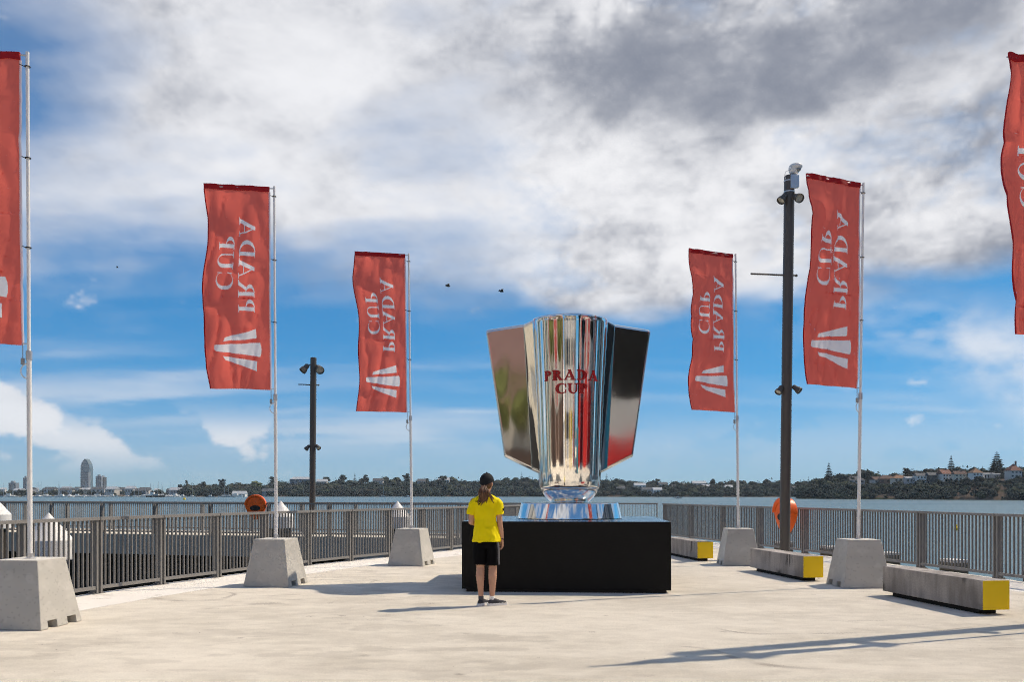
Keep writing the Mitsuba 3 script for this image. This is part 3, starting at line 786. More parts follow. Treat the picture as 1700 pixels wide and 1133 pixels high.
def lamp_post(x, y, h, r, lean, label, z_low=None, cam=False, z_mid=None):
    k = thing('lamp_post', label, 'lamp post')
    foot, tp = np.array([x, y, 0.0]), np.array([x + lean, y, h])
    on = lambda z: foot + (tp - foot) * z / h
    part(k, 'column', tube([on(0), on(h - .012), on(h)], [r, r, r * .9], 32), 'mat_lamp_steel', 40)
    part(k, 'base_plate', join([lathe([(0, 0.002), (r * 1.9, 0.002), (r * 1.9, .025), (0, .025)], 28, (x, y, 0))] + [rod((x + r * 1.55 * math.cos(q), y + r * 1.55 * math.sin(q), .02), (x + r * 1.55 * math.cos(q), y + r * 1.55 * math.sin(q), .06), .016, 6) for q in np.arange(6) * 1.047]), 'mat_lamp_steel', 30)
    hz = h - (0.50 if cam else 0.28)
    if cam:
        floodlight(k, on(hz) + [-r - .05, -.09, -.02], (-.60, -.30, -.75), .72, yoke_from=on(hz + .12) + [-r * .8, 0, 0])
        floodlight(k, on(hz) + [.10, -.25, -.06], (.22, -.80, -.42), .78, yoke_from=on(hz + .12) + [r * .6, -r * .6, 0])
    else:
        floodlight(k, on(hz) + [-r - .16, -.10, -.10], (-.55, -.35, -.75), 1.0, yoke_from=on(hz + .05) + [-r * .8, 0, 0])
        floodlight(k, on(hz) + [r + .13, -.16, -.13], (.38, -.72, -.45), 1.08, yoke_from=on(hz + .05) + [r * .8, 0, 0])
    az_ = h - (2.2 if cam else 0.95)
    part(k, 'side_arm', join([rod(on(az_) + [.0, 0, 0], on(az_) + [-.85 if cam else -.5, -.1, .01], .019, 10), rod(on(az_) + [0, 0, 0], on(az_) + [r + .07, 0.02, 0], .019, 10), ball(on(az_) + [r + .075, .02, 0], .032, 1)]), 'mat_lamp_steel', 40)
    floodlight(k, on(z_low) + [-r - .06, -.07, -.03], (-.55, -.4, -.75), 0.62, yoke_from=on(z_low) + [-r * .7, 0, .04])
    floodlight(k, on(z_low) + [r + .08, -.08, -.01], (.6, -.5, -.6), 0.62, yoke_from=on(z_low) + [r * .7, 0, .04])
    if z_mid:
        floodlight(k, on(z_mid) + [-r - .16, -.10, -.10], (-.55, -.35, -.75), 1.0, yoke_from=on(z_mid + .05) + [-r * .8, 0, 0])
        floodlight(k, on(z_mid) + [r + .13, -.16, -.13], (.38, -.72, -.45), 1.0, yoke_from=on(z_mid + .05) + [r * .8, 0, 0])
    if cam:
        part(k, 'bracket', join([box(on(h - .17) + [.05, -r - .025, 0], (.13, .05, .30)), box(on(h - .17) + [.15, -r * .6, .02], (.06, .10, .26))]), 'mat_alu')
        for zz in (h - .12, h - .36):
            part(k, 'strap', join([lathe([(r + .001, -.012), (r + .006, -.012), (r + .006, .012), (r + .001, .012)], 32, on(zz))]), 'mat_alu', 30)
        c = on(h) + [.085, -.06, .125]
        kk = part(k, 'security_camera', join([lathe([(0, -.11), (.085, -.10), (.115, -.05), (.12, .02), (.105, .075), (.07, .108), (0, .12)], 32, c)]), 'mat_white', 40)
        part(kk, 'visor', join([ball(c + [.035, -.045, .045], .118, 3, (1.12, 1.0, .66))]), 'mat_white', 40)
        part(kk, 'window', join([ball(c + [.062, -.070, -.025], .070, 3, (.95, .95, .8))]), 'mat_camera_window', 40)
        part(kk, 'stem', rod(c + [.03, .02, -.10], on(h - .12) + [.11, -.06, 0], .035, 12), 'mat_white', 40)
        part(kk, 'cable', tube([c + [-.11, 0, -.02], c + [-.18, 0, -.05], c + [-.21, 0, -.13], c + [-.18, 0, -.22], c + [-.10, 0, -.26]], .006, 6), 'mat_white', 40)
    return k


lamp_post(6.02, 19.7, 8.46, 0.113, 0.11, 'tall dark brown lamp post with a white security camera on top, right of the trophy', z_low=3.75, cam=True)
lamp_post(-6.95, 31.0, 6.15, 0.108, 0.045, 'dark brown lamp post with paired floodlights on the far pier, left of the trophy', z_low=3.05)
lamp_post(7.80, 10.60, 8.3, 0.113, 0.0, 'lamp post standing just outside the right edge, known by its long shadow across the deck', z_low=4.1, z_mid=6.2)

# ------------------------------------------------------------------ life ring housings
def life_ring(c, out, label):
    """c: centre of the round part; out: unit vector the front faces."""
    k = thing('life_ring_housing', label, 'life ring')
    o = np.array([out[0], out[1], 0.0]); o /= np.linalg.norm(o)
    a = np.array([-o[1], o[0], 0.0])
    th = np.linspace(0, 2 * np.pi, 64, endpoint=False)
    rad = 0.35
    px = rad * np.cos(th); pz = rad * np.sin(th)
    low = pz < 0
    px = np.where(low, px * (1 - 0.42 * np.clip(-pz / rad, 0, None) ** 1.4), px); pz = np.where(low, pz * 1.42, pz)
    rings = []
    for (s, d) in [(.90, -.09), (.97, -.085), (1.0, -.06), (1.0, .05), (.965, .085), (.88, .105), (.60, .112), (.0, .115)]:
        rings.append(np.outer(px * s, a) + np.outer(pz * s, [0, 0, 1]) + o * d + c)
    V = np.vstack(rings); n = 64; f = []
    for i in range(len(rings) - 1):
        for j in range(n):
            p, q = i * n + j, i * n + (j + 1) % n
            f += [[p, q, q + n], [p, q + n, p + n]]
    back = list(range(n))
    V = np.vstack([V, [c - o * .09]])
    f += [[len(V) - 1, (j + 1) % n, j] for j in range(n)]
    kk = part(k, 'case', (V, np.array(f)), 'mat_orange', 40)
    # hood over the round top, dark opening under it
    hood = lathe([(.27, .115), (.315, .150), (.357, .135), (.363, .05), (.357, -.03)], 64)
    v, ff = hood
    keep = np.all(v[ff][:, :, 1] > -0.02, axis=1)
    P = np.outer(v[:, 0], a) + np.outer(v[:, 1], [0, 0, 1]) + np.outer(v[:, 2], o) + c
    part(k, 'hood', (P, ff[keep]), 'mat_orange', 40)
    part(k, 'opening', join([(lambda m: (np.outer(m[0][:, 0] * .62, a) + np.outer(m[0][:, 1] * .34 - .10, [0, 0, 1]) + np.outer(m[0][:, 2], o) + c, m[1]))(lathe([(0, .122), (.27, .122), (.28, .116)], 40))]), 'mat_dark')
    part(k, 'bracket', join([box(c - o * .11 + [0, 0, -.1], (.06, .06, .8), math.atan2(o[1], o[0]))]), 'mat_steel')
    return k


life_ring(np.array([-8.62, 30.0, 1.03]), (0.05, -1), 'orange life ring housing on the far pier balustrade, left of the second flagpole')
life_ring(np.array([6.42, 20.9, 0.98]), (-0.95, -0.3), 'orange life ring housing on the right balustrade, behind the near lamp post')

# ------------------------------------------------------------------ the person
def capsule_chain(pts, n=18):
    """Union of hulls of consecutive spheres; pts: (x, y, z, r)."""
    out = []
    for a, b in zip(pts[:-1], pts[1:]):
        out.append(m3.Manifold.batch_hull([m3.Manifold.sphere(q[3], n).translate(list(q[:3])) for q in (a, b)]))
    return out


def ell(c, r, n=24, tilt=0):
    return m3.Manifold.sphere(1, n).scale(list(r)).rotate([tilt, 0, 0]).translate(list(c))


def soft(man, edge, its, lam=0.5):
    m = man.refine_to_length(edge).to_mesh()
    t = trimesh.Trimesh(m.vert_properties[:, :3], m.tri_verts, process=True)
    trimesh.smoothing.filter_taubin(t, lamb=lam, nu=0.53, iterations=its)
    return t


PX, PY = -0.335, 11.42
pk = thing('person', 'person in yellow T-shirt, black shorts and dark cap looking up at the trophy', 'person')
put = lambda t: (np.asarray(t.vertices) + [PX, PY, 0], np.asarray(t.faces))
LX, RX = -0.072, 0.086
body = []
# legs (left, right): hip, knee, calf, ankle, heel, toes
body += capsule_chain([(-.070, .0, .82, .078), (LX - .002, .01, .56, .062), (LX + .002, .012, .50, .051)])
body += capsule_chain([(LX + .002, .012, .50, .051), (LX - .002, -.012, .385, .054), (LX + .004, -.005, .26, .043), (LX + .008, .004, .12, .030), (LX + .010, .006, .07, .031)])
body += capsule_chain([(.075, .0, .82, .078), (RX + .002, .01, .56, .062), (RX + .004, .012, .50, .052)])
body += capsule_chain([(RX + .004, .012, .50, .052), (RX + .000, -.012, .385, .055), (RX - .002, -.005, .26, .043), (RX - .006, .004, .12, .030), (RX - .006, .006, .07, .031)])
# trunk
body += [ell((0, 0, .90), (.135, .095, .13)), ell((0, 0, 1.08), (.125, .090, .16)), ell((0, .005, 1.26), (.148, .098, .16)), ell((0, -.005, 1.345), (.138, .062, .05))]
body += capsule_chain([(0, -.012, 1.38, .055), (.008, .0, 1.50, .048)])
# head, turned a little to the right
HC = np.array([.012, .012, 1.575])
hd = np.array([.42, .9, .05]); hd /= np.linalg.norm(hd)
hs = np.array([hd[1], -hd[0], 0]); hs /= np.linalg.norm(hs)
body += [ell(HC, (.072, .088, .102)).rotate([0, 0, 0]), ell(HC + hd * .030 + [0, 0, -.058], (.048, .052, .05))]
body += capsule_chain([(*(HC + hd * .088 + [0, 0, .012]), .010), (*(HC + hd * .106 + [0, 0, -.022]), .013)])   # nose
for s in (-1, 1):
    body.append(ell(HC + hs * s * .074 + [0, 0, -.012], (.012, .020, .030)))                                      # ears
    body.append(ell(HC + hd * .080 + hs * s * .03 + [0, 0, .018], (.016, .012, .010)))                               # brow
body.append(ell(HC + hd * .086 + [0, 0, -.052], (.024, .012, .009)))                                                # mouth
# right arm hanging, hand relaxed
RSH, REL, RWR = np.array([.158, -.005, 1.345]), np.array([.178, -.015, 1.075]), np.array([.205, .035, .845])
body += capsule_chain([(*RSH, .036), (*(RSH * .5 + REL * .5), .040), (*REL, .034), (*(REL * .6 + RWR * .4), .034), (*RWR, .023)])
# left arm: forearm bent forward in front of the belly
LSH, LEL, LWR = np.array([-.165, -.005, 1.345]), np.array([-.188, -.02, 1.075]), np.array([-.06, .19, 1.02])
body += capsule_chain([(*LSH, .036), (*(LSH * .5 + LEL * .5), .040), (*LEL, .034), (*(LEL * .6 + LWR * .4), .033), (*LWR, .023)])


def hand(wr, along, across, palm_n, curl):
    """wrist, direction of the palm, direction towards the thumb, direction of the palm's face."""
    out = []
    al, ac, pn = (np.array(q, float) / np.linalg.norm(q) for q in (along, across, palm_n))
    for t in (-.026, -.009, .009, .026):
        out += capsule_chain([(*(wr + al * .01 + ac * t * .6), .015), (*(wr + al * .075 + ac * t), .012)], 14)
    for t, L in ((-.029, .055), (-.010, .068), (.010, .072), (.029, .064)):
        p0 = wr + al * .075 + ac * t
        p1 = p0 + (al * .9 + pn * curl * .5) * L * .5
        p2 = p1 + (al * .6 + pn * curl) / np.linalg.norm(al * .6 + pn * curl) * L * .35
        p3 = p2 + (al * .2 + pn * curl) / np.linalg.norm(al * .2 + pn * curl) * L * .25
        out += capsule_chain([(*p0, .0098), (*p1, .0088), (*p2, .0080), (*p3, .0070)], 12)
    q0 = wr + al * .025 + ac * .026
    q1 = q0 + al * .030 + ac * .024 + pn * .012
    q2 = q1 + al * .030 + ac * .006 + pn * .010
    out += capsule_chain([(*q0, .0135), (*q1, .0105), (*q2, .0085)], 12)
    return out


body += hand(RWR, (.06, .12, -1), (-.25, .95, .1), (-.95, -.2, 0), .65)
body += hand(LWR, (.8, .55, .1), (.1, .1, 1), (.3, -.9, .1), .6)
skin = soft(m3.Manifold.batch_boolean(body, m3.OpType.Add), 0.012, 12)
part(pk, 'body', put(skin), 'mat_skin', True)

# T-shirt
def loft(rows, n=48):
    """rows: (z, cx, cy, rx, ry, squareness)"""
    out = []
    th = np.arange(n) / n * 2 * np.pi
    for (z, cx, cy, rx, ry, e) in rows:
        c, s = np.cos(th), np.sin(th)
        out.append(np.stack([cx + rx * np.sign(c) * np.abs(c) ** e, cy + ry * np.sign(s) * np.abs(s) ** e, np.full(n, z)], 1))
    V = np.vstack(out); f = []
    for i in range(len(rows) - 1):
        for j in range(n):
            a, b = i * n + j, i * n + (j + 1) % n
            f += [[a, b, b + n], [a, b + n, a + n]]
    V = np.vstack([V, [[rows[0][1], rows[0][2], rows[0][0]], [rows[-1][1], rows[-1][2], rows[-1][0]]]])
    m = len(V)
    for j in range(n):
        f += [[m - 2, (j + 1) % n, j], [m - 1, (len(rows) - 1) * n + j, (len(rows) - 1) * n + (j + 1) % n]]
    return m3.Manifold(m3.Mesh(np.ascontiguousarray(V, dtype=np.float32), np.ascontiguousarray(np.array(f), dtype=np.uint32)))


shirt = loft([(.822, .004, .0, .176, .134, .85), (.90, .003, .0, .168, .128, .85), (1.02, -.003, .0, .150, .112, .85), (1.14, -.006, .0, .146, .108, .85), (1.25, -.004, .0, .154, .110, .85),
              (1.33, 0, -.004, .170, .104, .85), (1.375, 0, -.008, .155, .086, .85), (1.405, 0, -.010, .112, .072, .9), (1.432, .0, -.010, .066, .062, 1)])
sl = [m3.Manifold.batch_hull([ell((.128, -.005, 1.345), (.058, .062, .045)), ell((.162, -.01, 1.30), (.058, .062, .05))]),
      m3.Manifold.batch_hull([ell((.162, -.01, 1.30), (.058, .062, .05)), m3.Manifold.cylinder(.01, .060, .060, 28).translate([0, 0, 0]).rotate([0, -8, 0]).translate([.178, -.014, 1.172])]),
      m3.Manifold.batch_hull([ell((-.132, -.005, 1.345), (.058, .062, .045)), ell((-.168, -.01, 1.30), (.055, .06, .05))]),
      m3.Manifold.batch_hull([ell((-.168, -.01, 1.30), (.055, .06, .05)), m3.Manifold.cylinder(.01, .056, .056, 28).rotate([0, 8, 0]).translate([-.186, -.016, 1.172])])]
sm = m3.Manifold.batch_boolean([shirt] + sl, m3.OpType.Add)
t = soft(sm, 0.013, 6)
vv_ = np.asarray(t.vertices)
fold = meshkit.fbm(np.stack([vv_[:, 0] * 9 + vv_[:, 2] * 5, vv_[:, 1] * 9, vv_[:, 2] * 5 - vv_[:, 0] * 4], 1), 3, 4) - .5
vn = np.asarray(t.vertex_normals)
vv_ = vv_ + vn * (fold * 0.045 * np.clip((1.40 - vv_[:, 2]) / .15, .15, 1))[:, None]
t.vertices = vv_
part(pk, 'shirt', put(t), 'mat_shirt', True)
shirt_t = t


def onto_back(mesh, x0, z0):
    """Lettering laid on the back of the shirt, following its surface."""
    from scipy.spatial import cKDTree
    v = np.array(mesh.vertices)
    P = np.stack([v[:, 0] + x0, np.zeros(len(v)), v[:, 1] + z0], 1)
    back = shirt_t.vertices[shirt_t.vertex_normals[:, 1] < -0.2]
    tree = cKDTree(back[:, [0, 2]])
    d, i = tree.query(P[:, [0, 2]], k=4)
    w = 1 / (d + 1e-4)
    P[:, 1] = (back[i, 1] * w).sum(1) / w.sum(1) - v[:, 2] - 0.007
    return P + [PX, PY, 0], mesh.faces


part(pk + '__shirt', 'lettering', onto_back(meshkit.text_mesh('VILL', 0.024, 0.002, True), -.135, 1.327), 'mat_black_cloth', label='black letters VILL on the back of the shirt')
part(pk + '__shirt', 'lettering', onto_back(meshkit.text_mesh('A', 0.022, 0.002, True), -.092, 1.293), 'mat_black_cloth', label='black letter A below them')
part(pk + '__shirt', 'sleeve_badge', join([box((PX + .222, PY - .045, 1.235), (.010, .022, .030), .7)]), 'mat_black_cloth')

# shorts
def leg_cloth(cx, top, bottom):
    return loft([(bottom, cx, .004, .078 if cx < 0 else .086, .086, .95), (.62, cx, .004, .083, .094, .95), (.75, cx * .95, .002, .088, .108, .95), (top, cx * .7, .0, .078, .098, .95)], 32)


sh = m3.Manifold.batch_boolean([leg_cloth(LX - .008, .86, .528), leg_cloth(RX + .004, .86, .522), loft([(.74, .004, 0, .153, .110, .85), (.84, .004, 0, .150, .110, .85), (.93, .0, 0, .125, .090, .85)], 40)], m3.OpType.Add)
t = soft(sh, 0.014, 5)
vv_ = np.asarray(t.vertices)
fold = meshkit.fbm(np.stack([vv_[:, 0] * 12, vv_[:, 1] * 12, vv_[:, 2] * 4], 1), 3, 8) - .5
t.vertices = vv_ + np.asarray(t.vertex_normals) * (fold * .018)[:, None]
part(pk, 'shorts', put(t), 'mat_black_cloth', True)
pan = loft([(.525, RX + .062, .01, .030, .062, .9), (.70, RX + .064, .01, .028, .070, .9), (.82, RX + .058, .006, .024, .074, .9)], 28)
part(pk + '__shorts', 'side_panel', put(soft(pan, .015, 4)), 'mat_grey_cloth', True, label='grey panel on the right side of the shorts')

# cap with its peak turned towards the trophy
def frame(v):
    """Local cap axes: x to the right of the head, y forwards, z up."""
    return np.outer(v[:, 0], hs) + np.outer(v[:, 1], [hd[0], hd[1], 0]) + np.outer(v[:, 2], [0, -.06, 1]) + HC + [PX, PY, 0]


dome = trimesh.creation.icosphere(subdivisions=4, radius=1.0)
v = dome.vertices * [.089, .108, .112]
v[:, 2] = np.maximum(v[:, 2], .0) + .018
v[:, 2] -= np.where(v[:, 1] < -.02, np.clip((-.02 - v[:, 1]) * .55, 0, .05) * (v[:, 2] < .05), 0)
v *= 1 + 0.006 * np.cos(6 * np.arctan2(v[:, 0], v[:, 1]))[:, None]
part(pk, 'cap', (frame(v), dome.faces), 'mat_cap', True)
peak = ell((0, .105, .022), (.078, .085, .010)).to_mesh()
part(pk + '__cap', 'peak', (frame(peak.vert_properties[:, :3]), peak.tri_verts), 'mat_cap', True)
part(pk + '__cap', 'button', (frame(ball((0, 0, .131), .009, 1)[0]), ball((0, 0, .131), .009, 1)[1]), 'mat_cap', True)

# hair: close hair under the cap and a wavy ponytail of many strands
hm = [ell(HC + [-.004, -.030, -.018], (.070, .068, .070))]
part(pk, 'hair', put(soft(m3.Manifold.batch_boolean(hm, m3.OpType.Add), .012, 2)), 'mat_hair', True)
strands = []
r2 = np.random.default_rng(5)
for i in range(46):
    a0 = r2.uniform(0, 6.28); rr = math.sqrt(r2.uniform(0, 1))
    L = r2.uniform(.17, .255)
    sway = r2.uniform(-.055, .055)
    pts = []
    for q in np.linspace(0, 1, 12):
        wide = .020 + .045 * math.sin(math.pi * min(q * .95 + .12, 1)) ** 1.0 * (0.35 + q)
        wob = .012 * math.sin(q * 9 + i * .7) * q
        pts.append((-.022 + rr * math.cos(a0) * wide + sway * q * q + wob - .012 * q, -.098 - .040 * math.sin(math.pi * min(q * 1.3, 1)) + rr * math.sin(a0) * wide * .45 - .010, 1.535 - L * q + .01 * math.sin(a0)))
    rad = .0095 * np.sin(np.pi * np.clip(np.linspace(.25, 1.0, 12), 0, .99)) + .0012
    strands.append(tube(np.array(pts) + [PX, PY, 0], rad, 6))
for i in range(8):   # loose locks falling over the right shoulder
    pts = [(.01 + .085 * q + .01 * math.sin(7 * q + i), -.085 - .03 * math.sin(3 * q) - .004 * i, 1.500 - (.115 + .010 * i) * q ** 1.2) for q in np.linspace(0, 1, 9)]
    strands.append(tube(np.array(pts) + [PX, PY, 0], np.linspace(.010, .003, 9), 6))
part(pk + '__hair', 'ponytail', join(strands), 'mat_hair', True)
part(pk + '__hair', 'hair_tie', tube([(PX - .022 + .021 * math.cos(q), PY - .103, 1.528 + .019 * math.sin(q)) for q in np.linspace(0, 6.28, 14)], .006, 6), 'mat_black_cloth', True)
part(pk, 'wristband', join([tube([tuple(np.array([PX, PY, 0]) + RWR + [.025 * math.cos(q), .025 * math.sin(q), .012 - .004 * math.cos(q)]) for q in np.linspace(0, 6.28, 16)], .0065, 6)]), 'mat_black_cloth', True)


def shoe(x, y, ang):
    """Heel at (x, y), toes towards ang (radians from +x)."""
    def fr(V):
        ca, sa = math.cos(ang), math.sin(ang)
        V = np.asarray(V)
        return np.stack([x + V[:, 0] * ca - V[:, 1] * sa, y + V[:, 0] * sa + V[:, 1] * ca, V[:, 2]], 1) + [PX, PY, 0]
    sole_poly = unary_union([Point(-.018, 0).buffer(.036), Point(.055, 0).buffer(.034), Point(.135, .004).buffer(.044), Point(.185, .002).buffer(.036)]).convex_hull
    so = prism(sole_poly.buffer(.004), .032, .002)
    up = m3.Manifold.batch_boolean([m3.Manifold.batch_hull([ell((-.015, 0, .050), (.032, .031, .032)), ell((.03, 0, .062), (.036, .032, .040)), ell((.09, 0, .045), (.03, .036, .032))]),
                                    m3.Manifold.batch_hull([ell((.09, 0, .045), (.03, .036, .032)), ell((.175, .002, .035), (.038, .036, .022))])], m3.OpType.Add)
    up = up.trim_by_plane([0, 0, 1], .030)
    u = soft(up, .012, 4)
    k1 = part(pk, 'shoe', (fr(u.vertices), u.faces), 'mat_shoe', True)
    part(k1, 'sole', (fr(so[0]), so[1]), 'mat_white')
    part(k1, 'side_panel', (fr(np.vstack([ell((.085, .030, .045), (.035, .008, .014)).to_mesh().vert_properties[:, :3]])), ell((.085, .030, .045), (.035, .008, .014)).to_mesh().tri_verts), 'mat_shoe_panel', True)
    lace = [rod((.035 + .020 * i, -.020, .088 - .012 * i), (.045 + .020 * i, .020, .086 - .012 * i), .004, 6) for i in range(4)]
    lv, lf = join(lace)
    part(k1, 'laces', (fr(lv), lf), 'mat_white', True)


shoe(LX + .004, -.008, math.radians(62))
shoe(RX - .012, -.008, math.radians(28))
for (fx, m) in ((LX + .010, 'mat_grey_cloth'), (RX - .006, 'mat_white')):
    part(pk, 'sock', lathe([(.0325, .06), (.034, .10), (.033, .125), (.031, .127)], 20, (PX + fx, PY + .004, 0)), m, 30)

# ------------------------------------------------------------------ far shores
def shore(name, rows, depth, crest_in, seed, mat='mat_far_ground'):
    """rows: (bearing tangent, distance of the waterline, crest height above the sea datum z)."""
    rows = np.array(rows, float)
    b = np.linspace(rows[0, 0], rows[-1, 0], 260)
    D = np.interp(b, rows[:, 0], rows[:, 1]); H = np.interp(b, rows[:, 0], rows[:, 2])
    ts = np.r_[0, 0.02, 0.05, 0.09, 0.14, 0.2, 0.3, 0.45, 0.7, 1.0]
    V = []
    for t_ in ts:
        back = t_ * depth
        rise = np.clip(back / crest_in, 0, 1)
        z = WATER - 0.4 + (H - WATER) * (rise ** 0.8) - np.clip(back - crest_in, 0, None) * 0.002
        X, Y = b * D + 0 * back, D + back
        X = b * (D + back)
        nz = meshkit.fbm(np.stack([X * .03, Y * .03, 0 * X], 1), 4, seed) - .5
        V.append(np.stack([X + 12 * nz * (t_ > 0), Y + (8 * nz), z + 5 * nz * rise * (t_ > 0.0)], 1))
    V = np.array(V); n0, n1 = V.shape[:2]
    ii = np.arange(n0 * n1).reshape(n0, n1)
    q = np.stack([ii[:-1, :-1], ii[:-1, 1:], ii[1:, 1:], ii[1:, :-1]], -1).reshape(-1, 4)
    V = V.reshape(-1, 3)
    struct(name, (V, np.vstack([q[:, [0, 1, 2]], q[:, [0, 2, 3]]])), mat, smooth=True)
    from scipy.interpolate import LinearNDInterpolator
    return LinearNDInterpolator(V[:, :2], V[:, 2], fill_value=WATER)


bt = lambda px: (px - CX) / F
land_r = shore('headland', [(bt(1322), 655, -2.5), (bt(1336), 645, 1.5), (bt(1370), 630, 7.0), (bt(1440), 605, 8.0), (bt(1520), 575, 9.2), (bt(1600), 550, 10.6), (bt(1700), 527, 11.6), (bt(1900), 500, 11), (bt(2400), 470, 12)], 260, 55, 3)
land_m = shore('wooded_shore', [(bt(262), 930, -1.0), (bt(320), 955, 1.0), (bt(420), 985, 3.5), (bt(520), 1000, 6.5), (bt(700), 1010, 8.0), (bt(850), 1000, 7.5), (bt(1000), 960, 5.0), (bt(1150), 930, 3.5), (bt(1260), 920, 4.0), (bt(1345), 925, 4.5), (bt(1450), 935, 4.5)], 380, 80, 5)
land_l = shore('city_shore', [(bt(-650), 850, 3.0), (bt(-200), 880, 2.5), (bt(100), 905, 1.8), (bt(330), 935, 1.5), (bt(480), 975, 1.0)], 1900, 900, 9)

# crowns
def crown_template(seed, lobes=4, cards=48):
    r = np.random.default_rng(seed)
    parts_ = []
    for i in range(lobes):
        c = np.array([r.uniform(-.55, .55), r.uniform(-.55, .55), r.uniform(-.25, .45)]) if i else np.zeros(3)
        s = r.uniform(.38, .58) if i else .62
        m = trimesh.creation.icosphere(subdivisions=1, radius=1)
        v = m.vertices * (1 + .55 * (meshkit.noise(m.vertices * 2.3 + seed * 3 + i, seed)[:, None] - .5))
        parts_.append((v * s * [1, 1, .8] + c, m.faces))
    d = r.normal(size=(cards, 3)); d /= np.linalg.norm(d, axis=1, keepdims=True)
    c = d * r.uniform(.65, 1.08, (cards, 1)) * [1, 1, .82]
    a = r.normal(size=(cards, 3)); a /= np.linalg.norm(a, axis=1, keepdims=True)
    b = np.cross(a, d); b /= np.linalg.norm(b, axis=1, keepdims=True)
    s = r.uniform(.06, .16, (cards, 1))
    v = np.stack([c - a * s, c + a * s, c + b * s * 1.3], 1).reshape(-1, 3)
    parts_.append((v, np.arange(cards * 3).reshape(-1, 3)))
    return join(parts_)


CROWNS = [crown_template(i) for i in range(6)]


def wood(name, spots, label):
    """spots: (x, y, z of the ground, radius, height of the crown's centre)"""
    out = []
    for (x, y, z, r, h) in spots:
        v, f = CROWNS[random.randrange(6)]
        out.append(moved((v * [1, 1, random.uniform(.75, 1.15)], f), random.uniform(0, 6.28), (x, y, z + h), r))
    stuff(name, join(out), 'mat_wood', label, 'trees')


def scatter(land, n, b0, b1, d_of, back0, back1, r0, r1, seed, keep=None):
    r = np.random.default_rng(seed); out = []
    while len(out) < n:
        b = r.uniform(b0, b1); bk = back0 + (back1 - back0) * r.uniform(0, 1) ** 1.3
        y = d_of(b) + bk; x = b * y
        z = float(land(x, y))
        if z <= WATER + .2 or (keep and not keep(b, bk, r)):
            continue
        rad = r.uniform(r0, r1)
        out.append((x, y, z, rad, rad * (.35 + .75 * r.uniform() ** 2)))
    return out


d_r = lambda b: float(np.interp(b, [bt(1322), bt(1370), bt(1440), bt(1520), bt(1600), bt(1700), bt(2400)], [655, 630, 605, 575, 550, 527, 470]))
d_m = lambda b: float(np.interp(b, [bt(262), bt(420), bt(520), bt(700), bt(850), bt(1000), bt(1150), bt(1260), bt(1450)], [930, 985, 1000, 1010, 1000, 960, 930, 920, 935]))
d_l = lambda b: float(np.interp(b, [bt(-900), bt(-200), bt(100), bt(480)], [840, 880, 905, 975]))
# bare earth shows in two slips of the headland
slips = [(bt(1614), .019, 26), (bt(1664), .009, 36), (bt(1470), .012, 12), (bt(1345), .012, 7)]
def keep_r(b, bk, r):
    for (c, w, h) in slips:
        if abs(b - c) < w and bk < h:
            return r.uniform() < 0.10
    return True
house_band = [(bt(x), 62, 80) for x in (1440, 1470, 1500, 1530, 1570, 1595, 1620, 1645, 1680)]
def keep_r2(b, bk, r):
    return keep_r(b, bk, r) and not (38 < bk < 66 and b > bt(1390))
wood('headland_trees', scatter(land_r, 900, bt(1322), bt(1860), d_r, 0, 42, 1.8, 3.6, 1, keep_r2) + scatter(land_r, 360, bt(1332), bt(1860), d_r, 66, 130, 3.6, 6.4, 2) + scatter(land_r, 60, bt(1440), bt(1860), d_r, 42, 60, 1.3, 2.6, 22)
     + scatter(land_r, 260, bt(1326), bt(1415), d_r, 4, 80, 3.0, 5.4, 12), 'dark evergreen trees and scrub covering the headland at the right')
wood('far_shore_trees', scatter(land_m, 1500, bt(300), bt(1450), d_m, 0, 60, 3.0, 6.4, 3, lambda b, bk, r: r.uniform() < (1.0 if (bt(420) < b < bt(985) or b > bt(1180)) else .75))
     + scatter(land_m, 1000, bt(300), bt(1450), d_m, 50, 170, 4.5, 8.0, 4), 'dark band of trees along the far shore behind the trophy')
wood('city_shore_trees', scatter(land_l, 620, bt(-300), bt(330), d_l, 30, 800, 2.5, 5.0, 6), 'dark trees between the houses of the low city shore at the left')

# single trees that stand out
def conifer(bearing, dist, land, h, r, label, layers=15):
    x, y = bearing * dist, dist
    z = float(land(x, y))
    k = thing('pine_tree', label, 'tree')
    part(k, 'trunk', tube([(x, y, z - 1), (x, y, z + h * .5), (x, y, z + h)], [h * .018, h * .013, h * .003], 7), 'mat_bark', 40)
    r_ = np.random.default_rng(int(dist + bearing * 1000) % 997)
    out = []
    for i in range(layers):
        q = i / (layers - 1)
        zz = z + h * (.16 + .82 * q)
        R = r * (1 - q) ** .8 * r_.uniform(.85, 1.1) + .25
        nb = 15 if q < .7 else 9
        for j in range(nb):
            a = 2 * math.pi * (j + r_.uniform(-.2, .2)) / nb + i
            d = np.array([math.cos(a), math.sin(a), 0.0])
            e_ = np.array([-d[1], d[0], 0])
            R2 = R * r_.uniform(.8, 1.1)
            tip = np.array([x, y, zz]) + d * R2 + [0, 0, .10 * R2]
            mid = np.array([x, y, zz]) + d * R2 * .55 + [0, 0, -.02 * R2]
            b0 = np.array([x, y, zz - .05 * R2])
            w = .17 * R2 + .22; th = .09 * R2 + .26
            out.append((np.array([b0, mid + e_ * w, mid - e_ * w, tip, mid + [0, 0, th], mid - [0, 0, th]]), np.array([[0, 1, 4], [0, 4, 2], [0, 5, 1], [0, 2, 5], [3, 4, 1], [3, 2, 4], [3, 1, 5], [3, 5, 2]])))
    part(k, 'crown', join(out), 'mat_pine')


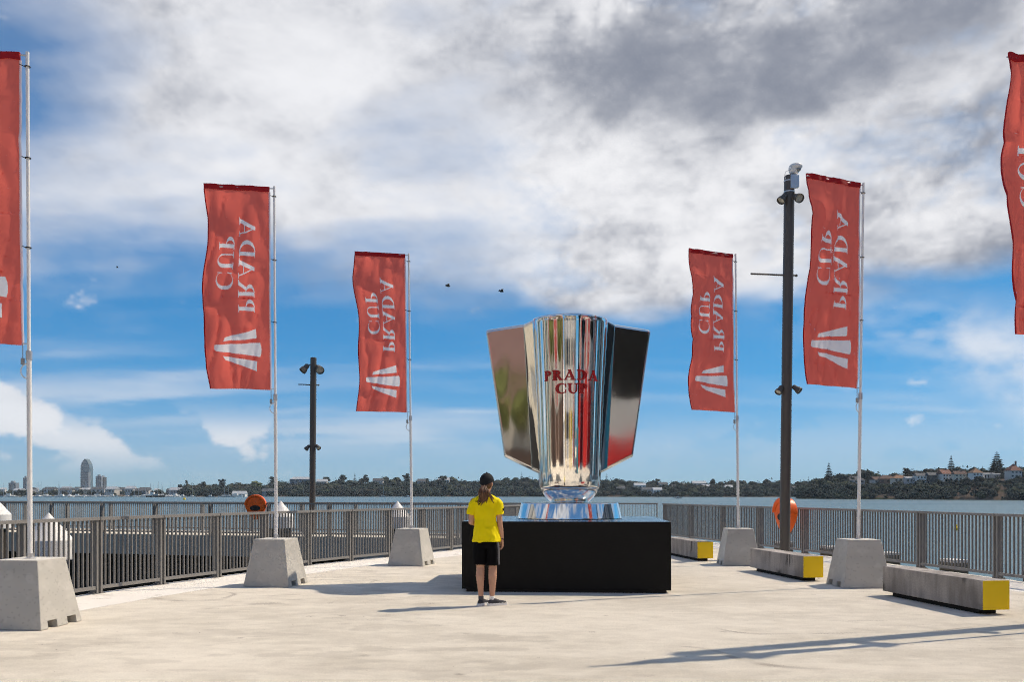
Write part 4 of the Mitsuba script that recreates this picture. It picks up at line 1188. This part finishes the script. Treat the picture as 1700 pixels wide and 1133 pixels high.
conifer(bt(1376), 668, land_r, 20, 4.8, 'dark Norfolk pine standing on the left end of the headland')
conifer(bt(1579), 628, land_r, 19, 4.4, 'slim dark Norfolk pine between the red roofed houses on the headland')
conifer(bt(1655), 608, land_r, 20, 7.0, 'broad tiered Norfolk pine, tallest on the headland at the right')
conifer(bt(1007), 1040, land_m, 19, 3.6, 'distant pointed pine on the far shore just right of the trophy', 10)
conifer(bt(1342), 985, land_m, 17, 2.6, 'tiny distant pine left of the headland', 9)
conifer(bt(589), 1110, land_m, 20, 3.2, 'distant pointed pine on the far shore left of the third flagpole', 10)
conifer(bt(866), 1090, land_m, 20, 3.4, 'distant pine between the person and the trophy', 10)


def round_tree(bearing, dist, land, h, r, label, mat='mat_wood', squash=.75, crown_from=.45):
    x, y = bearing * dist, dist
    z = float(land(x, y))
    k = thing('broad_tree', label, 'tree')
    limbs = [tube([(x, y, z - 1), (x + .1 * r, y, z + h * .4), (x, y, z + h * .75)], [r * .09, r * .07, r * .03], 7)]
    r_ = np.random.default_rng(int(abs(bearing) * 5000))
    out = []
    for i in range(14):
        a = r_.uniform(0, 6.28); q = r_.uniform(.1, .8)
        c = np.array([x + math.cos(a) * r * q * .8, y + math.sin(a) * r * q * .8, z + h - r * squash * r_.uniform(.45, 2.1)])
        limbs.append(tube([(x, y, z + h * crown_from * .9), c], [r * .04, r * .015], 5))
        v, f = CROWNS[i % 6]
        out.append(moved((v * [1, 1, squash], f), a, c, r * r_.uniform(.38, .55)))
    part(k, 'trunk', join(limbs), 'mat_bark', 40)
    part(k, 'crown', join(out), mat)


round_tree(bt(368), 985, land_m, 20, 5.0, 'tall dark flat topped tree rising above the far shore right of the marina', squash=1.0)
round_tree(bt(310), 1000, land_m, 17, 2.4, 'small dark palm like tree on a bare trunk at the end of the marina', squash=.8)
round_tree(bt(338), 1010, land_m, 15.5, 4.0, 'round dark tree beside the marina')
round_tree(bt(426), 1030, land_m, 15.5, 8.0, 'broad pale yellow green tree left of the second flagpole', 'mat_pale_tree', .6)
round_tree(bt(452), 1060, land_m, 19, 4.0, 'windswept dark tree just left of the second flagpole')
round_tree(bt(568), 1090, land_m, 18.5, 7, 'broad round dark tree above the far wood, first right of the far lamp post')
round_tree(bt(541), 1100, land_m, 17.5, 6, 'round dark tree above the far wood touching the far lamp post')
round_tree(bt(606), 1095, land_m, 17.0, 6.0, 'dark tree crown on the far ridge right of the distant pine')
round_tree(bt(676), 1100, land_m, 20.5, 6.5, 'dome shaped dark tree on the far ridge at the third flagpole')
round_tree(bt(735), 1080, land_m, 17.5, 6.0, 'rounded tree on the far ridge right of the third flagpole')
round_tree(bt(1092), 1010, land_m, 15.5, 5, 'dark tree crown on the far shore right of the trophy')
round_tree(bt(1183), 1000, land_m, 15.5, 5, 'dark tree crown above the far shore left of the fourth flagpole')
round_tree(bt(1506), 650, land_r, 11.5, 3.2, 'tall spreading tree on the headland ridge right of the fifth flag')
round_tree(bt(1400), 655, land_r, 11.5, 5.5, 'broad dark dome tree on the headland right of the first pine')


# houses
def house(bearing, dist, land, w, d, h, wall, roof, label, hip=False, rot=0.0, storeys=1, base=None, win=3, group=None, name='house', pitch=.34):
    if land is land_r:
        dist = d_r(bearing) + 46 + (dist * 1.7 % 13)
    x, y = bearing * dist, dist
    z = float(land(x, y)) + (0.3 + .9 * (dist % 2) if land is land_r else 0) if base is None else base
    if land is land_r:
        w, d, h = w * .8, d * .85, h * .8
    k = thing(name, label, 'house' if name == 'house' else name.replace('_', ' '), group)
    part(k, 'walls', moved(box((0, 0, h / 2 - 1), (w, d, h + 2)), rot, (x, y, z)), f'mat_{wall}_paint')
    ow, od = w / 2 + .5, d / 2 + .5
    rh = d * pitch
    if hip:
        V = np.array([[-ow, -od, 0], [ow, -od, 0], [ow, od, 0], [-ow, od, 0], [-ow + od * .9, 0, rh], [ow - od * .9, 0, rh]]) if ow > od else np.array([[-ow, -od, 0], [ow, -od, 0], [ow, od, 0], [-ow, od, 0], [0, -od * .1, rh], [0, od * .1, rh]])
    else:
        V = np.array([[-ow, -od, 0], [ow, -od, 0], [ow, od, 0], [-ow, od, 0], [-ow, 0, rh], [ow, 0, rh]])
    Fr = np.array([[0, 1, 5], [0, 5, 4], [2, 3, 4], [2, 4, 5], [3, 0, 4], [1, 2, 5], [0, 2, 1], [0, 3, 2]])
    rk = part(k, 'roof', moved((V + [0, 0, h], Fr), rot, (x, y, z)), f'mat_{roof}_paint')
    if h > 3 and roof in ('terracotta', 'brown'):
        part(rk, 'chimney', moved(box((w * .22, 0, h + rh * .9), (.9, .9, rh * .9)), rot, (x, y, z)), 'mat_brick_paint')
    for s in range(storeys):
        for i in range(win):
            cx = (i + .5) / win * w - w / 2
            part(k, 'window', moved(box((cx, -d / 2 - .02, h / storeys * (s + .52)), (w / win * .5, .12, h / storeys * .48)), rot, (x, y, z)), 'mat_window')
    return k


R_ = 'houses on the headland'
house(bt(1457), 600, land_r, 11, 8, 3.2, 'pale', 'brown', 'low brown roofed house, leftmost right of the fifth flagpole', rot=.15)
house(bt(1418), 668, land_r, 16, 10, 3, 'grey', 'slate', 'grey roofed house in the trees left of the fifth flagpole', hip=True)
house(bt(1471), 640, land_r, 15, 9, 4, 'brick', 'brown', 'dark brown house on the headland beside the ridge trees', hip=True)
house(bt(1492), 600, land_r, 12, 8, 3.4, 'cream', 'orange', 'cream house with an orange tile roof on the headland', hip=True)
house(bt(1511), 612, land_r, 9, 7, 4.6, 'grey', 'tin', 'grey flat roofed house right of the orange roofed one', rot=-.1, pitch=.15)
house(bt(1527), 590, land_r, 8, 7, 5.6, 'white', 'slate', 'narrow white two storey house left of the red roofed pair', storeys=2)
house(bt(1546), 600, land_r, 7, 7, 5.0, 'dark', 'slate', 'dark slate house next to the narrow white one', storeys=2)
house(bt(1567), 580, land_r, 8.5, 8, 5.4, 'white', 'terracotta', 'white house with a terracotta gable left of the slim pine', storeys=2, rot=.2, pitch=.45)
house(bt(1592), 585, land_r, 9, 8, 5.2, 'cream', 'brown', 'cream house with a brown roof right of the slim pine', storeys=2, rot=-.15)
house(bt(1619), 590, land_r, 8, 8, 5.6, 'white', 'orange', 'white villa with an orange brown roof in the middle of the headland', storeys=2, hip=True, pitch=.5)
house(bt(1639), 588, land_r, 9, 7, 4.6, 'white', 'tin', 'long flat white house left of the tall pine', pitch=.08, win=4)
house(bt(1652), 586, land_r, 5, 6, 4.2, 'grey', 'tin', 'small grey flat roofed house under the tall pine', pitch=.08)
house(bt(1682), 590, land_r, 9, 9, 6.0, 'pale', 'terracotta', 'large house with a dark red hipped roof at the right edge', storeys=2, hip=True, pitch=.6)
house(bt(1330), 960, land_m, 20, 9, 5, 'pale', 'slate', 'pale house on the far shore behind the left end of the headland', storeys=2, win=5)

rm = np.random.default_rng(21)
for (px, dd, w, h, wall, roof, lab) in [(500, 1090, 26, 9.5, 'bluegrey', 'tin', 'large blue grey hall roof on the ridge left of the far lamp post'), (535, 1085, 12, 6, 'pale', 'tin', 'pale flat house touching the far lamp post on the ridge'),
                                        (447, 1000, 14, 5, 'bluegrey', 'slate', 'grey gabled boathouse by the water near the second flagpole'), (398, 975, 14, 3.6, 'white', 'tin', 'white boat shed at the waterline left of the second flagpole'),
                                        (628, 1075, 12, 6, 'pale', 'slate', 'pale house in the trees left of the third flagpole'), (700, 1080, 9, 5, 'pale', 'slate', 'small house on the ridge right of the third flagpole'),
                                        (737, 1090, 13, 6, 'white', 'tin', 'white roofed house on the ridge left of the person')]:
    house(bt(px), dd, land_m, w, 9, h, wall, roof, lab, hip=(px == 500), storeys=2, win=4, base=float(land_m(bt(px) * dd, dd)) + (4 if dd > 1050 else 0))
for i, (px, dd, w, wall, roof) in enumerate([(1062, 985, 12, 'white', 'tin'), (1077, 960, 15, 'pale', 'slate'), (1091, 955, 9, 'white', 'tin'), (1100, 1000, 10, 'pale', 'slate'), (1122, 990, 9, 'white', 'slate'), (1130, 1010, 11, 'pale', 'tin'),
                                             (1160, 1000, 15, 'pale', 'tin'), (1172, 985, 8, 'white', 'tin'), (1209, 970, 8, 'white', 'tin'), (1228, 1000, 8, 'pale', 'slate'), (1030, 985, 9, 'pale', 'slate')]):
    house(bt(px), dd, land_m, w, 8, 4.2, wall, roof, 'small pale house among the trees of the far shore right of the trophy', win=3, group='pale houses on the far shore right of the trophy', base=float(land_m(bt(px) * dd, dd)) + 2.0 + 3 * (i % 3 == 0))
for i in range(46):
    px = rm.uniform(-40, 318); dd = rm.uniform(1000, 1750)
    house(bt(px), dd, land_l, rm.uniform(7, 15), rm.uniform(7, 9), rm.uniform(3, 5.5), ['white', 'pale', 'grey', 'pale', 'bluegrey'][i % 5], ['tin', 'slate', 'brown', 'slate', 'tin', 'slate'][(i * 3) % 6],
          f"small {['white', 'pale', 'grey', 'pale', 'bluegrey'][i % 5].replace('bluegrey', 'blue grey')} house with a {['tin', 'slate', 'brown', 'slate', 'tin', 'slate'][(i * 3) % 6].replace('tin', 'pale metal').replace('slate', 'dark')} roof on the city shore behind the marina", win=3, group='houses on the city shore', base=float(land_l(bt(px) * dd, dd)) + 3.2, rot=rm.uniform(-.3, .3))

# tall buildings far behind the marina
def block(px, dist, w, d, top, wall, label, floors, bays):
    k = thing('apartment_tower', label, 'building')
    x = bt(px) * dist
    part(k, 'walls', join([box((x, dist, top / 2), (w, d, top))]), f'mat_{wall}_paint')
    part(k, 'plant_room', join([box((x - w * .1, dist, top + 2), (w * .4, d * .5, 4.2))]), 'mat_grey_paint')
    for b in range(bays):
        for s in range(floors):
            part(k, 'window', join([box((x - w / 2 + (b + .5) * w / bays, dist - d / 2 - .1, 4 + (s + .5) * (top - 6) / floors), (w / bays * .72, .4, (top - 6) / floors * .62))]), 'mat_window')


zt = lambda py, dist: EYE + (HOR - py) / F * dist
k = thing('glass_tower', 'tall slender glass tower with a pointed curved top on the city skyline', 'building')
D = 2500; X0 = bt(141) * D; s = D / F
arch = Polygon([(-7.2 * s, 0), (7.2 * s, 0), (7.4 * s, zt(777, D)), (6.2 * s, zt(771, D)), (4.2 * s, zt(766.5, D)), (1.5 * s, zt(763, D)), (0, zt(762, D)), (-1.8 * s, zt(763.5, D)), (-4.8 * s, zt(767.5, D)), (-6.8 * s, zt(773, D)), (-7.2 * s, zt(778, D))])
m = prism(arch, 22, 0)
part(k, 'shaft', (np.stack([m[0][:, 0] + X0, D + m[0][:, 2], m[0][:, 1]], 1), m[1][:, ::-1]), 'mat_tower_glass')
part(k, 'wing', join([box((X0 + 2.6 * s, D - 6, zt(784, D) / 2), (13.2 * s, 12, zt(784, D)))]), 'mat_bluegrey_paint')
for i in range(24):
    z = 5 + i * 3.6
    if z < zt(766, D):
        half = 7.2 * s if z < zt(778, D) else 6.0 * s
        part(k, 'floor_band', join([box((X0 + .1, D - .15, z), (2 * half, .5, .55))]), 'mat_pale_paint')
for i in range(12):
    part(k, 'wing_band', join([box((X0 + 2.6 * s, D - 12.1, 4 + i * zt(784, D) / 12.5), (12.6 * s, .4, 1.6))]), 'mat_window')
block(168.5 - 3, 2400, 15, 14, zt(791, 2400), 'bluegrey', 'dark slab tower right of the pointed glass tower, its left half', 12, 3)
block(168.5 + 3.6, 2410, 10, 14, zt(792.5, 2400), 'dark', 'dark slab tower right of the pointed glass tower, its right half', 12, 2)
block(23, 2000, 16, 14, zt(802, 2000), 'bluegrey', 'squat grey block at the left end of the skyline', 5, 4)
block(43.5, 2200, 9, 12, zt(793.5, 2200), 'bluegrey', 'narrow grey tower just left of the first flagpole', 9, 2)

# ------------------------------------------------------------------ boats
def yacht_parts(L, mast, cabin=True):
    hull = []
    st = np.linspace(0, 1, 9)
    sec = []
    for q in st:
        bm = .16 * L * (math.sin(math.pi * min(.15 + q * .85, 1)) ** .6) * (1 if q < .98 else .1)
        fb = L * (.085 + .03 * q * q)
        x = (q - .5) * L
        sec.append(np.array([[x, -bm, fb], [x * .97, -bm * .7, 0], [x * .95, 0, -.03 * L], [x * .97, bm * .7, 0], [x, bm, fb]]))
    V = np.vstack(sec); f = []
    for i in range(8):
        for j in range(4):
            a = i * 5 + j
            f += [[a, a + 5, a + 6], [a, a + 6, a + 1]]
        f += [[i * 5, i * 5 + 4, i * 5 + 9], [i * 5, i * 5 + 9, i * 5 + 5]]
    f += [[0, 1, 2], [0, 2, 3], [0, 3, 4], [40, 42, 41], [40, 43, 42], [40, 44, 43]]
    out = [('hull', (V, np.array(f)), 'mat_white_paint')]
    out.append(('cabin', box((-.02 * L, 0, .13 * L), (.36 * L, .17 * L, .07 * L)), 'mat_white_paint'))
    out.append(('window_band', box((-.02 * L, -.087 * L, .135 * L), (.28 * L, .012, .025 * L)), 'mat_window'))
    if mast:
        out.append(('mast', rod((.06 * L, 0, .1 * L), (.06 * L, 0, mast), .10, 6), 'mat_alu'))
        out.append(('boom', rod((.06 * L, 0, .22 * L), (-.34 * L, 0, .23 * L), .11, 6), 'mat_bluegrey_paint'))
    else:
        out.append(('flybridge', box((.02 * L, 0, .20 * L), (.24 * L, .15 * L, .08 * L)), 'mat_white_paint'))
    return out


def boat(kind, x, y, rz, label, group=None, L=11.0, mast=14.0, hullmat=None):
    k = thing(kind, label, 'boat', group)
    for (n, m, mt) in yacht_parts(L, mast):
        if hullmat and n == 'hull':
            mt = hullmat
        v, f = moved(m, rz, (x, y, WATER - .0))
        part(k, n, (v, f), mt)


rb = np.random.default_rng(33)
for i in range(66):
    px = rb.uniform(0, 325); dd = d_l(bt(px)) - rb.uniform(6, 45)
    sail = i % 3 != 2
    boat('sailing_yacht' if sail else 'motor_launch', bt(px) * dd, dd, rb.uniform(-.5, .5) + (0 if i % 2 else 3.14), 'white yacht with a bare mast moored in the marina at the left' if sail else 'white motor launch moored in the marina at the left',
         'yachts moored in the marina' if sail else 'launches moored in the marina', rb.uniform(8, 12) if sail else rb.uniform(9, 15), rb.uniform(10, 17) if sail else 0)
boat('motor_launch', bt(391) * 960, 960, .1, 'white launch on the shore water left of the second flagpole', None, 16, 0)
boat('sailing_yacht', bt(372) * 920, 920, .2, 'white yacht moored under the tall flat topped tree', None, 12, 18)
boat('sailing_yacht', bt(378) * 900, 900, .15, 'grey yacht moored just right of the one under the tall tree', None, 14, 11, 'mat_grey_paint')
boat('motor_launch', bt(349) * 850, 850, .1, 'small grey launch on the water right of the dark ketch', None, 9, 0, 'mat_grey_paint')
boat('sailing_yacht', bt(636) * 900, 900, .1, 'small yacht moored before the far wood left of the third flagpole', None, 9, 11, 'mat_grey_paint')
boat('motor_launch', bt(677) * 880, 880, .1, 'low grey boat on the water beside the third flagpole', None, 8, 0, 'mat_grey_paint')
boat('motor_launch', bt(1125) * 690, 690, .0, 'low dark boat on open water right of the trophy', None, 6, 0, 'mat_dark_paint')
k = thing('ketch', 'long black hulled two masted boat before the marina', 'boat')
kx, ky = bt(258.5) * 880, 880
for (n, m, mt) in yacht_parts(18.5, 0):
    if n == 'flybridge':
        continue
    part(k, n, moved(m, 0.05, (kx, ky, WATER)), 'mat_dark' if n == 'hull' else mt)
for xx, hh in ((-5, 13), (2.5, 15), (7, 11)):
    part(k, 'mast', rod((kx + xx, ky, WATER + 1), (kx + xx, ky, WATER + hh), .10, 6), 'mat_bark')
part(k, 'wheelhouse', join([box((kx - 3.2, ky, WATER + 3.6), (3.6, 2.6, 2.6))]), 'mat_white_paint')


def buoy(x, y, r, label):
    k = thing('buoy', label, 'buoy')
    part(k, 'float', lathe([(0, WATER - .2), (r, WATER - .1), (r, WATER + r * .9), (r * .55, WATER + r * 1.3), (0, WATER + r * 1.3)], 20, (x, y, 0)), 'mat_yellow', 40)
    part(k, 'top_mark', join([lathe([(0, WATER + r * 1.3), (r * .25, WATER + r * 1.3), (r * .25, WATER + r * 2.2), (0, WATER + r * 2.3)], 14, (x, y, 0))]), 'mat_yellow', 40)


buoy(bt(306) * 560, 560, .85, 'small yellow buoy on the water right of the black ketch')
buoy(bt(1588) * 106, 106, .30, 'yellow buoy seen between the balusters above the nearest bench')

# ------------------------------------------------------------------ birds
for (px, py, D, sp, lab) in [(744, 475, 78, .6, 'dark bird in flight above the person, left of the pair'), (833, 484, 75, .62, 'dark bird in flight above the trophy, right of the pair'), (195, 444, 150, .5, 'tiny dark bird high over the city shore')]:
    c = np.array([bt(px) * D, D, EYE + (HOR - py) / F * D])
    k = thing('bird', lab, 'bird')
    bd = ball((0, 0, 0), .07, 2, (2.6, 1, 1))
    part(k, 'body', (bd[0] + c, bd[1]), 'mat_dark', True)
    for s_ in (-1, 1):
        w = np.array([[-.10, 0, .02], [.10, 0, .02], [.05, s_ * .5 * sp * .6, .16], [-.12, s_ * .5 * sp * .6, .16], [-.16, s_ * .55 * sp, .06], [0.0, s_ * .25, .06]])
        w2 = np.vstack([w, w + [0, 0, .02]])
        a_ = .5
        R = np.array([[math.cos(a_), math.sin(a_), 0], [-math.sin(a_), math.cos(a_), 0], [0, 0, 1]])
        h_ = trimesh.convex.convex_hull(w2 @ R + c)
        part(k, 'wing', (h_.vertices, h_.faces), 'mat_dark')

# ------------------------------------------------------------------ behind the camera: what the polished trophy mirrors
def back_building(name, label, x0, x1, y, depth, h, wall, bays, floors, z_first=1.0):
    k = thing(name, label, 'building')
    part(k, 'walls', join([box(((x0 + x1) / 2, y - depth / 2, h / 2), (x1 - x0, depth, h))]), wall)
    part(k, 'parapet', join([box(((x0 + x1) / 2, y + .05, h + .2), (x1 - x0 + .3, .4, .4))]), 'mat_grey_paint')
    for b in range(bays):
        for s_ in range(floors):
            fh = (h - z_first) / floors
            part(k, 'window', join([box((x0 + (b + .5) * (x1 - x0) / bays, y + .02, z_first + (s_ + .5) * fh), ((x1 - x0) / bays * .55, .12, fh * .55))]), 'mat_window')
    return k


k = back_building('waterfront_building', 'pale waterfront building mirrored in the middle of the trophy', -13, 12, -30, 12, 11, 'mat_white', 6, 3)
for i in range(7):
    part(k, 'pier', join([box((-13 + i * 25 / 6, -29.8, 5.4), (1.3, .8, 10.8))]), ('mat_cream_paint', 'mat_white', 'mat_pale_paint')[i % 3])
k = back_building('brick_building', 'pink brick building mirrored in the left wing of the trophy', -46, -20, -14, 12, 15, 'mat_pink_brick', 8, 1, 11.5)
part(k, 'render_band', join([box((-33, -13.9, 5.4), (26.2, .3, 2.6))]), 'mat_pale_paint')
part(k, 'brick_base', join([box((-33, -13.85, 2.0), (26.3, .4, 4.0))]), 'mat_brick_paint')
k = back_building('clad_building', 'black clad building mirrored in the right wing of the trophy', 17, 44, -13, 14, 15, 'mat_cladding', 0, 0)
part(k, 'concrete_band', join([box((30.5, -12.85, 6.1), (27.2, .3, 2.6))]), 'mat_pale_paint')
part(k, 'hoarding', join([box((30.5, -12.7, 2.4), (27.4, .3, 4.8))]), 'mat_banner_red', label='red hoarding along the foot of the building')
for sd, mat, lab in ((-1, 'mat_grey_paint', 'long grey boat shed mirrored at the left side of the cup'), (1, 'mat_bluegrey_paint', 'long blue grey boat shed mirrored at the right side of the cup')):
    struct('neighbouring_wharf', join([box((sd * 53, 17, -.36), (30, 29.8, .70))]), 'mat_pier')
    k = thing('boat_shed', lab, 'building')
    part(k, 'walls', join([box((sd * 50, 9.5, 8), (16, 41, 16))]), mat)
    for i in range(14):
        part(k, 'column', join([box((sd * 41.9, -10.4 + i * 3.05, 7.9), (.5, .9, 15.8))]), ('mat_cream_paint', 'mat_dark', 'mat_grey_paint')[i % 3])
    for i in range(13):
        part(k, 'shutter_door', join([box((sd * 41.95, -8.9 + i * 3.05, 5.6), (.3, 1.8, 11.2))]), ('mat_dark', 'mat_cream_paint', 'mat_teal', 'mat_dark', 'mat_pale_paint')[(i * 2) % 5])
k = thing('event_marquee', 'white event marquee mirrored in the trophy', 'tent')
part(k, 'walls', join([box((-14.5, -16, 1.5), (8, 6, 3.0))]), 'mat_white')
part(k, 'roof', (np.array([[-18.7, -19.2, 3.0], [-10.3, -19.2, 3.0], [-10.3, -12.8, 3.0], [-18.7, -12.8, 3.0], [-14.5, -16, 5.2]]), np.array([[0, 1, 4], [1, 2, 4], [2, 3, 4], [3, 0, 4], [0, 2, 1], [0, 3, 2]])), 'mat_white')
for (x, y, w, d, h, mt, lab) in [(10.6, -9, 2.4, 6.1, 2.6, 'mat_teal', 'blue green shipping container mirrored at the right of the cup'), (4.4, -17, 1.3, 1.3, 5.2, 'mat_banner_red', 'red promotional tower mirrored in the middle of the cup'), (-2.2, -15, .8, .8, 3.4, 'mat_yellow', 'yellow promotional pillar mirrored in the cup')]:
    k = thing('promotional_tower' if h > 3 else 'shipping_container', lab, 'container' if h < 3 else 'tower')
    part(k, 'shell', moved(rounded_box(w, d, .05, h, .03), 0, (x, y, 0)), mt)
    part(k, 'foot', join([box((x, y, .025), (w * .9, d * .9, .05))]), 'mat_dark')
for (x, y) in ((-24, -10), (-19, -12), (-8, -28)):
    k = thing('street_tree', {-24: 'leafy tree before the brick building mirrored in the left wing', -19: 'smaller leafy tree before the brick building mirrored in the left wing', -8: 'leafy tree before the pale building mirrored in the cup'}[x], 'tree')
    part(k, 'trunk', tube([(x, y, 0), (x + .2, y, 3), (x, y, 6.4 if x < -15 else 5.5)], [.2, .15, .08], 8), 'mat_bark', 40)
    part(k, 'crown', join([moved(CROWNS[i], i, (x + math.cos(i * 1.3) * 1.2, y + math.sin(i * 1.3) * 1.2, (6.2 if x < -15 else 5.2) + .5 * (i % 3)), 1.9) for i in range(6)]), 'mat_pale_tree')
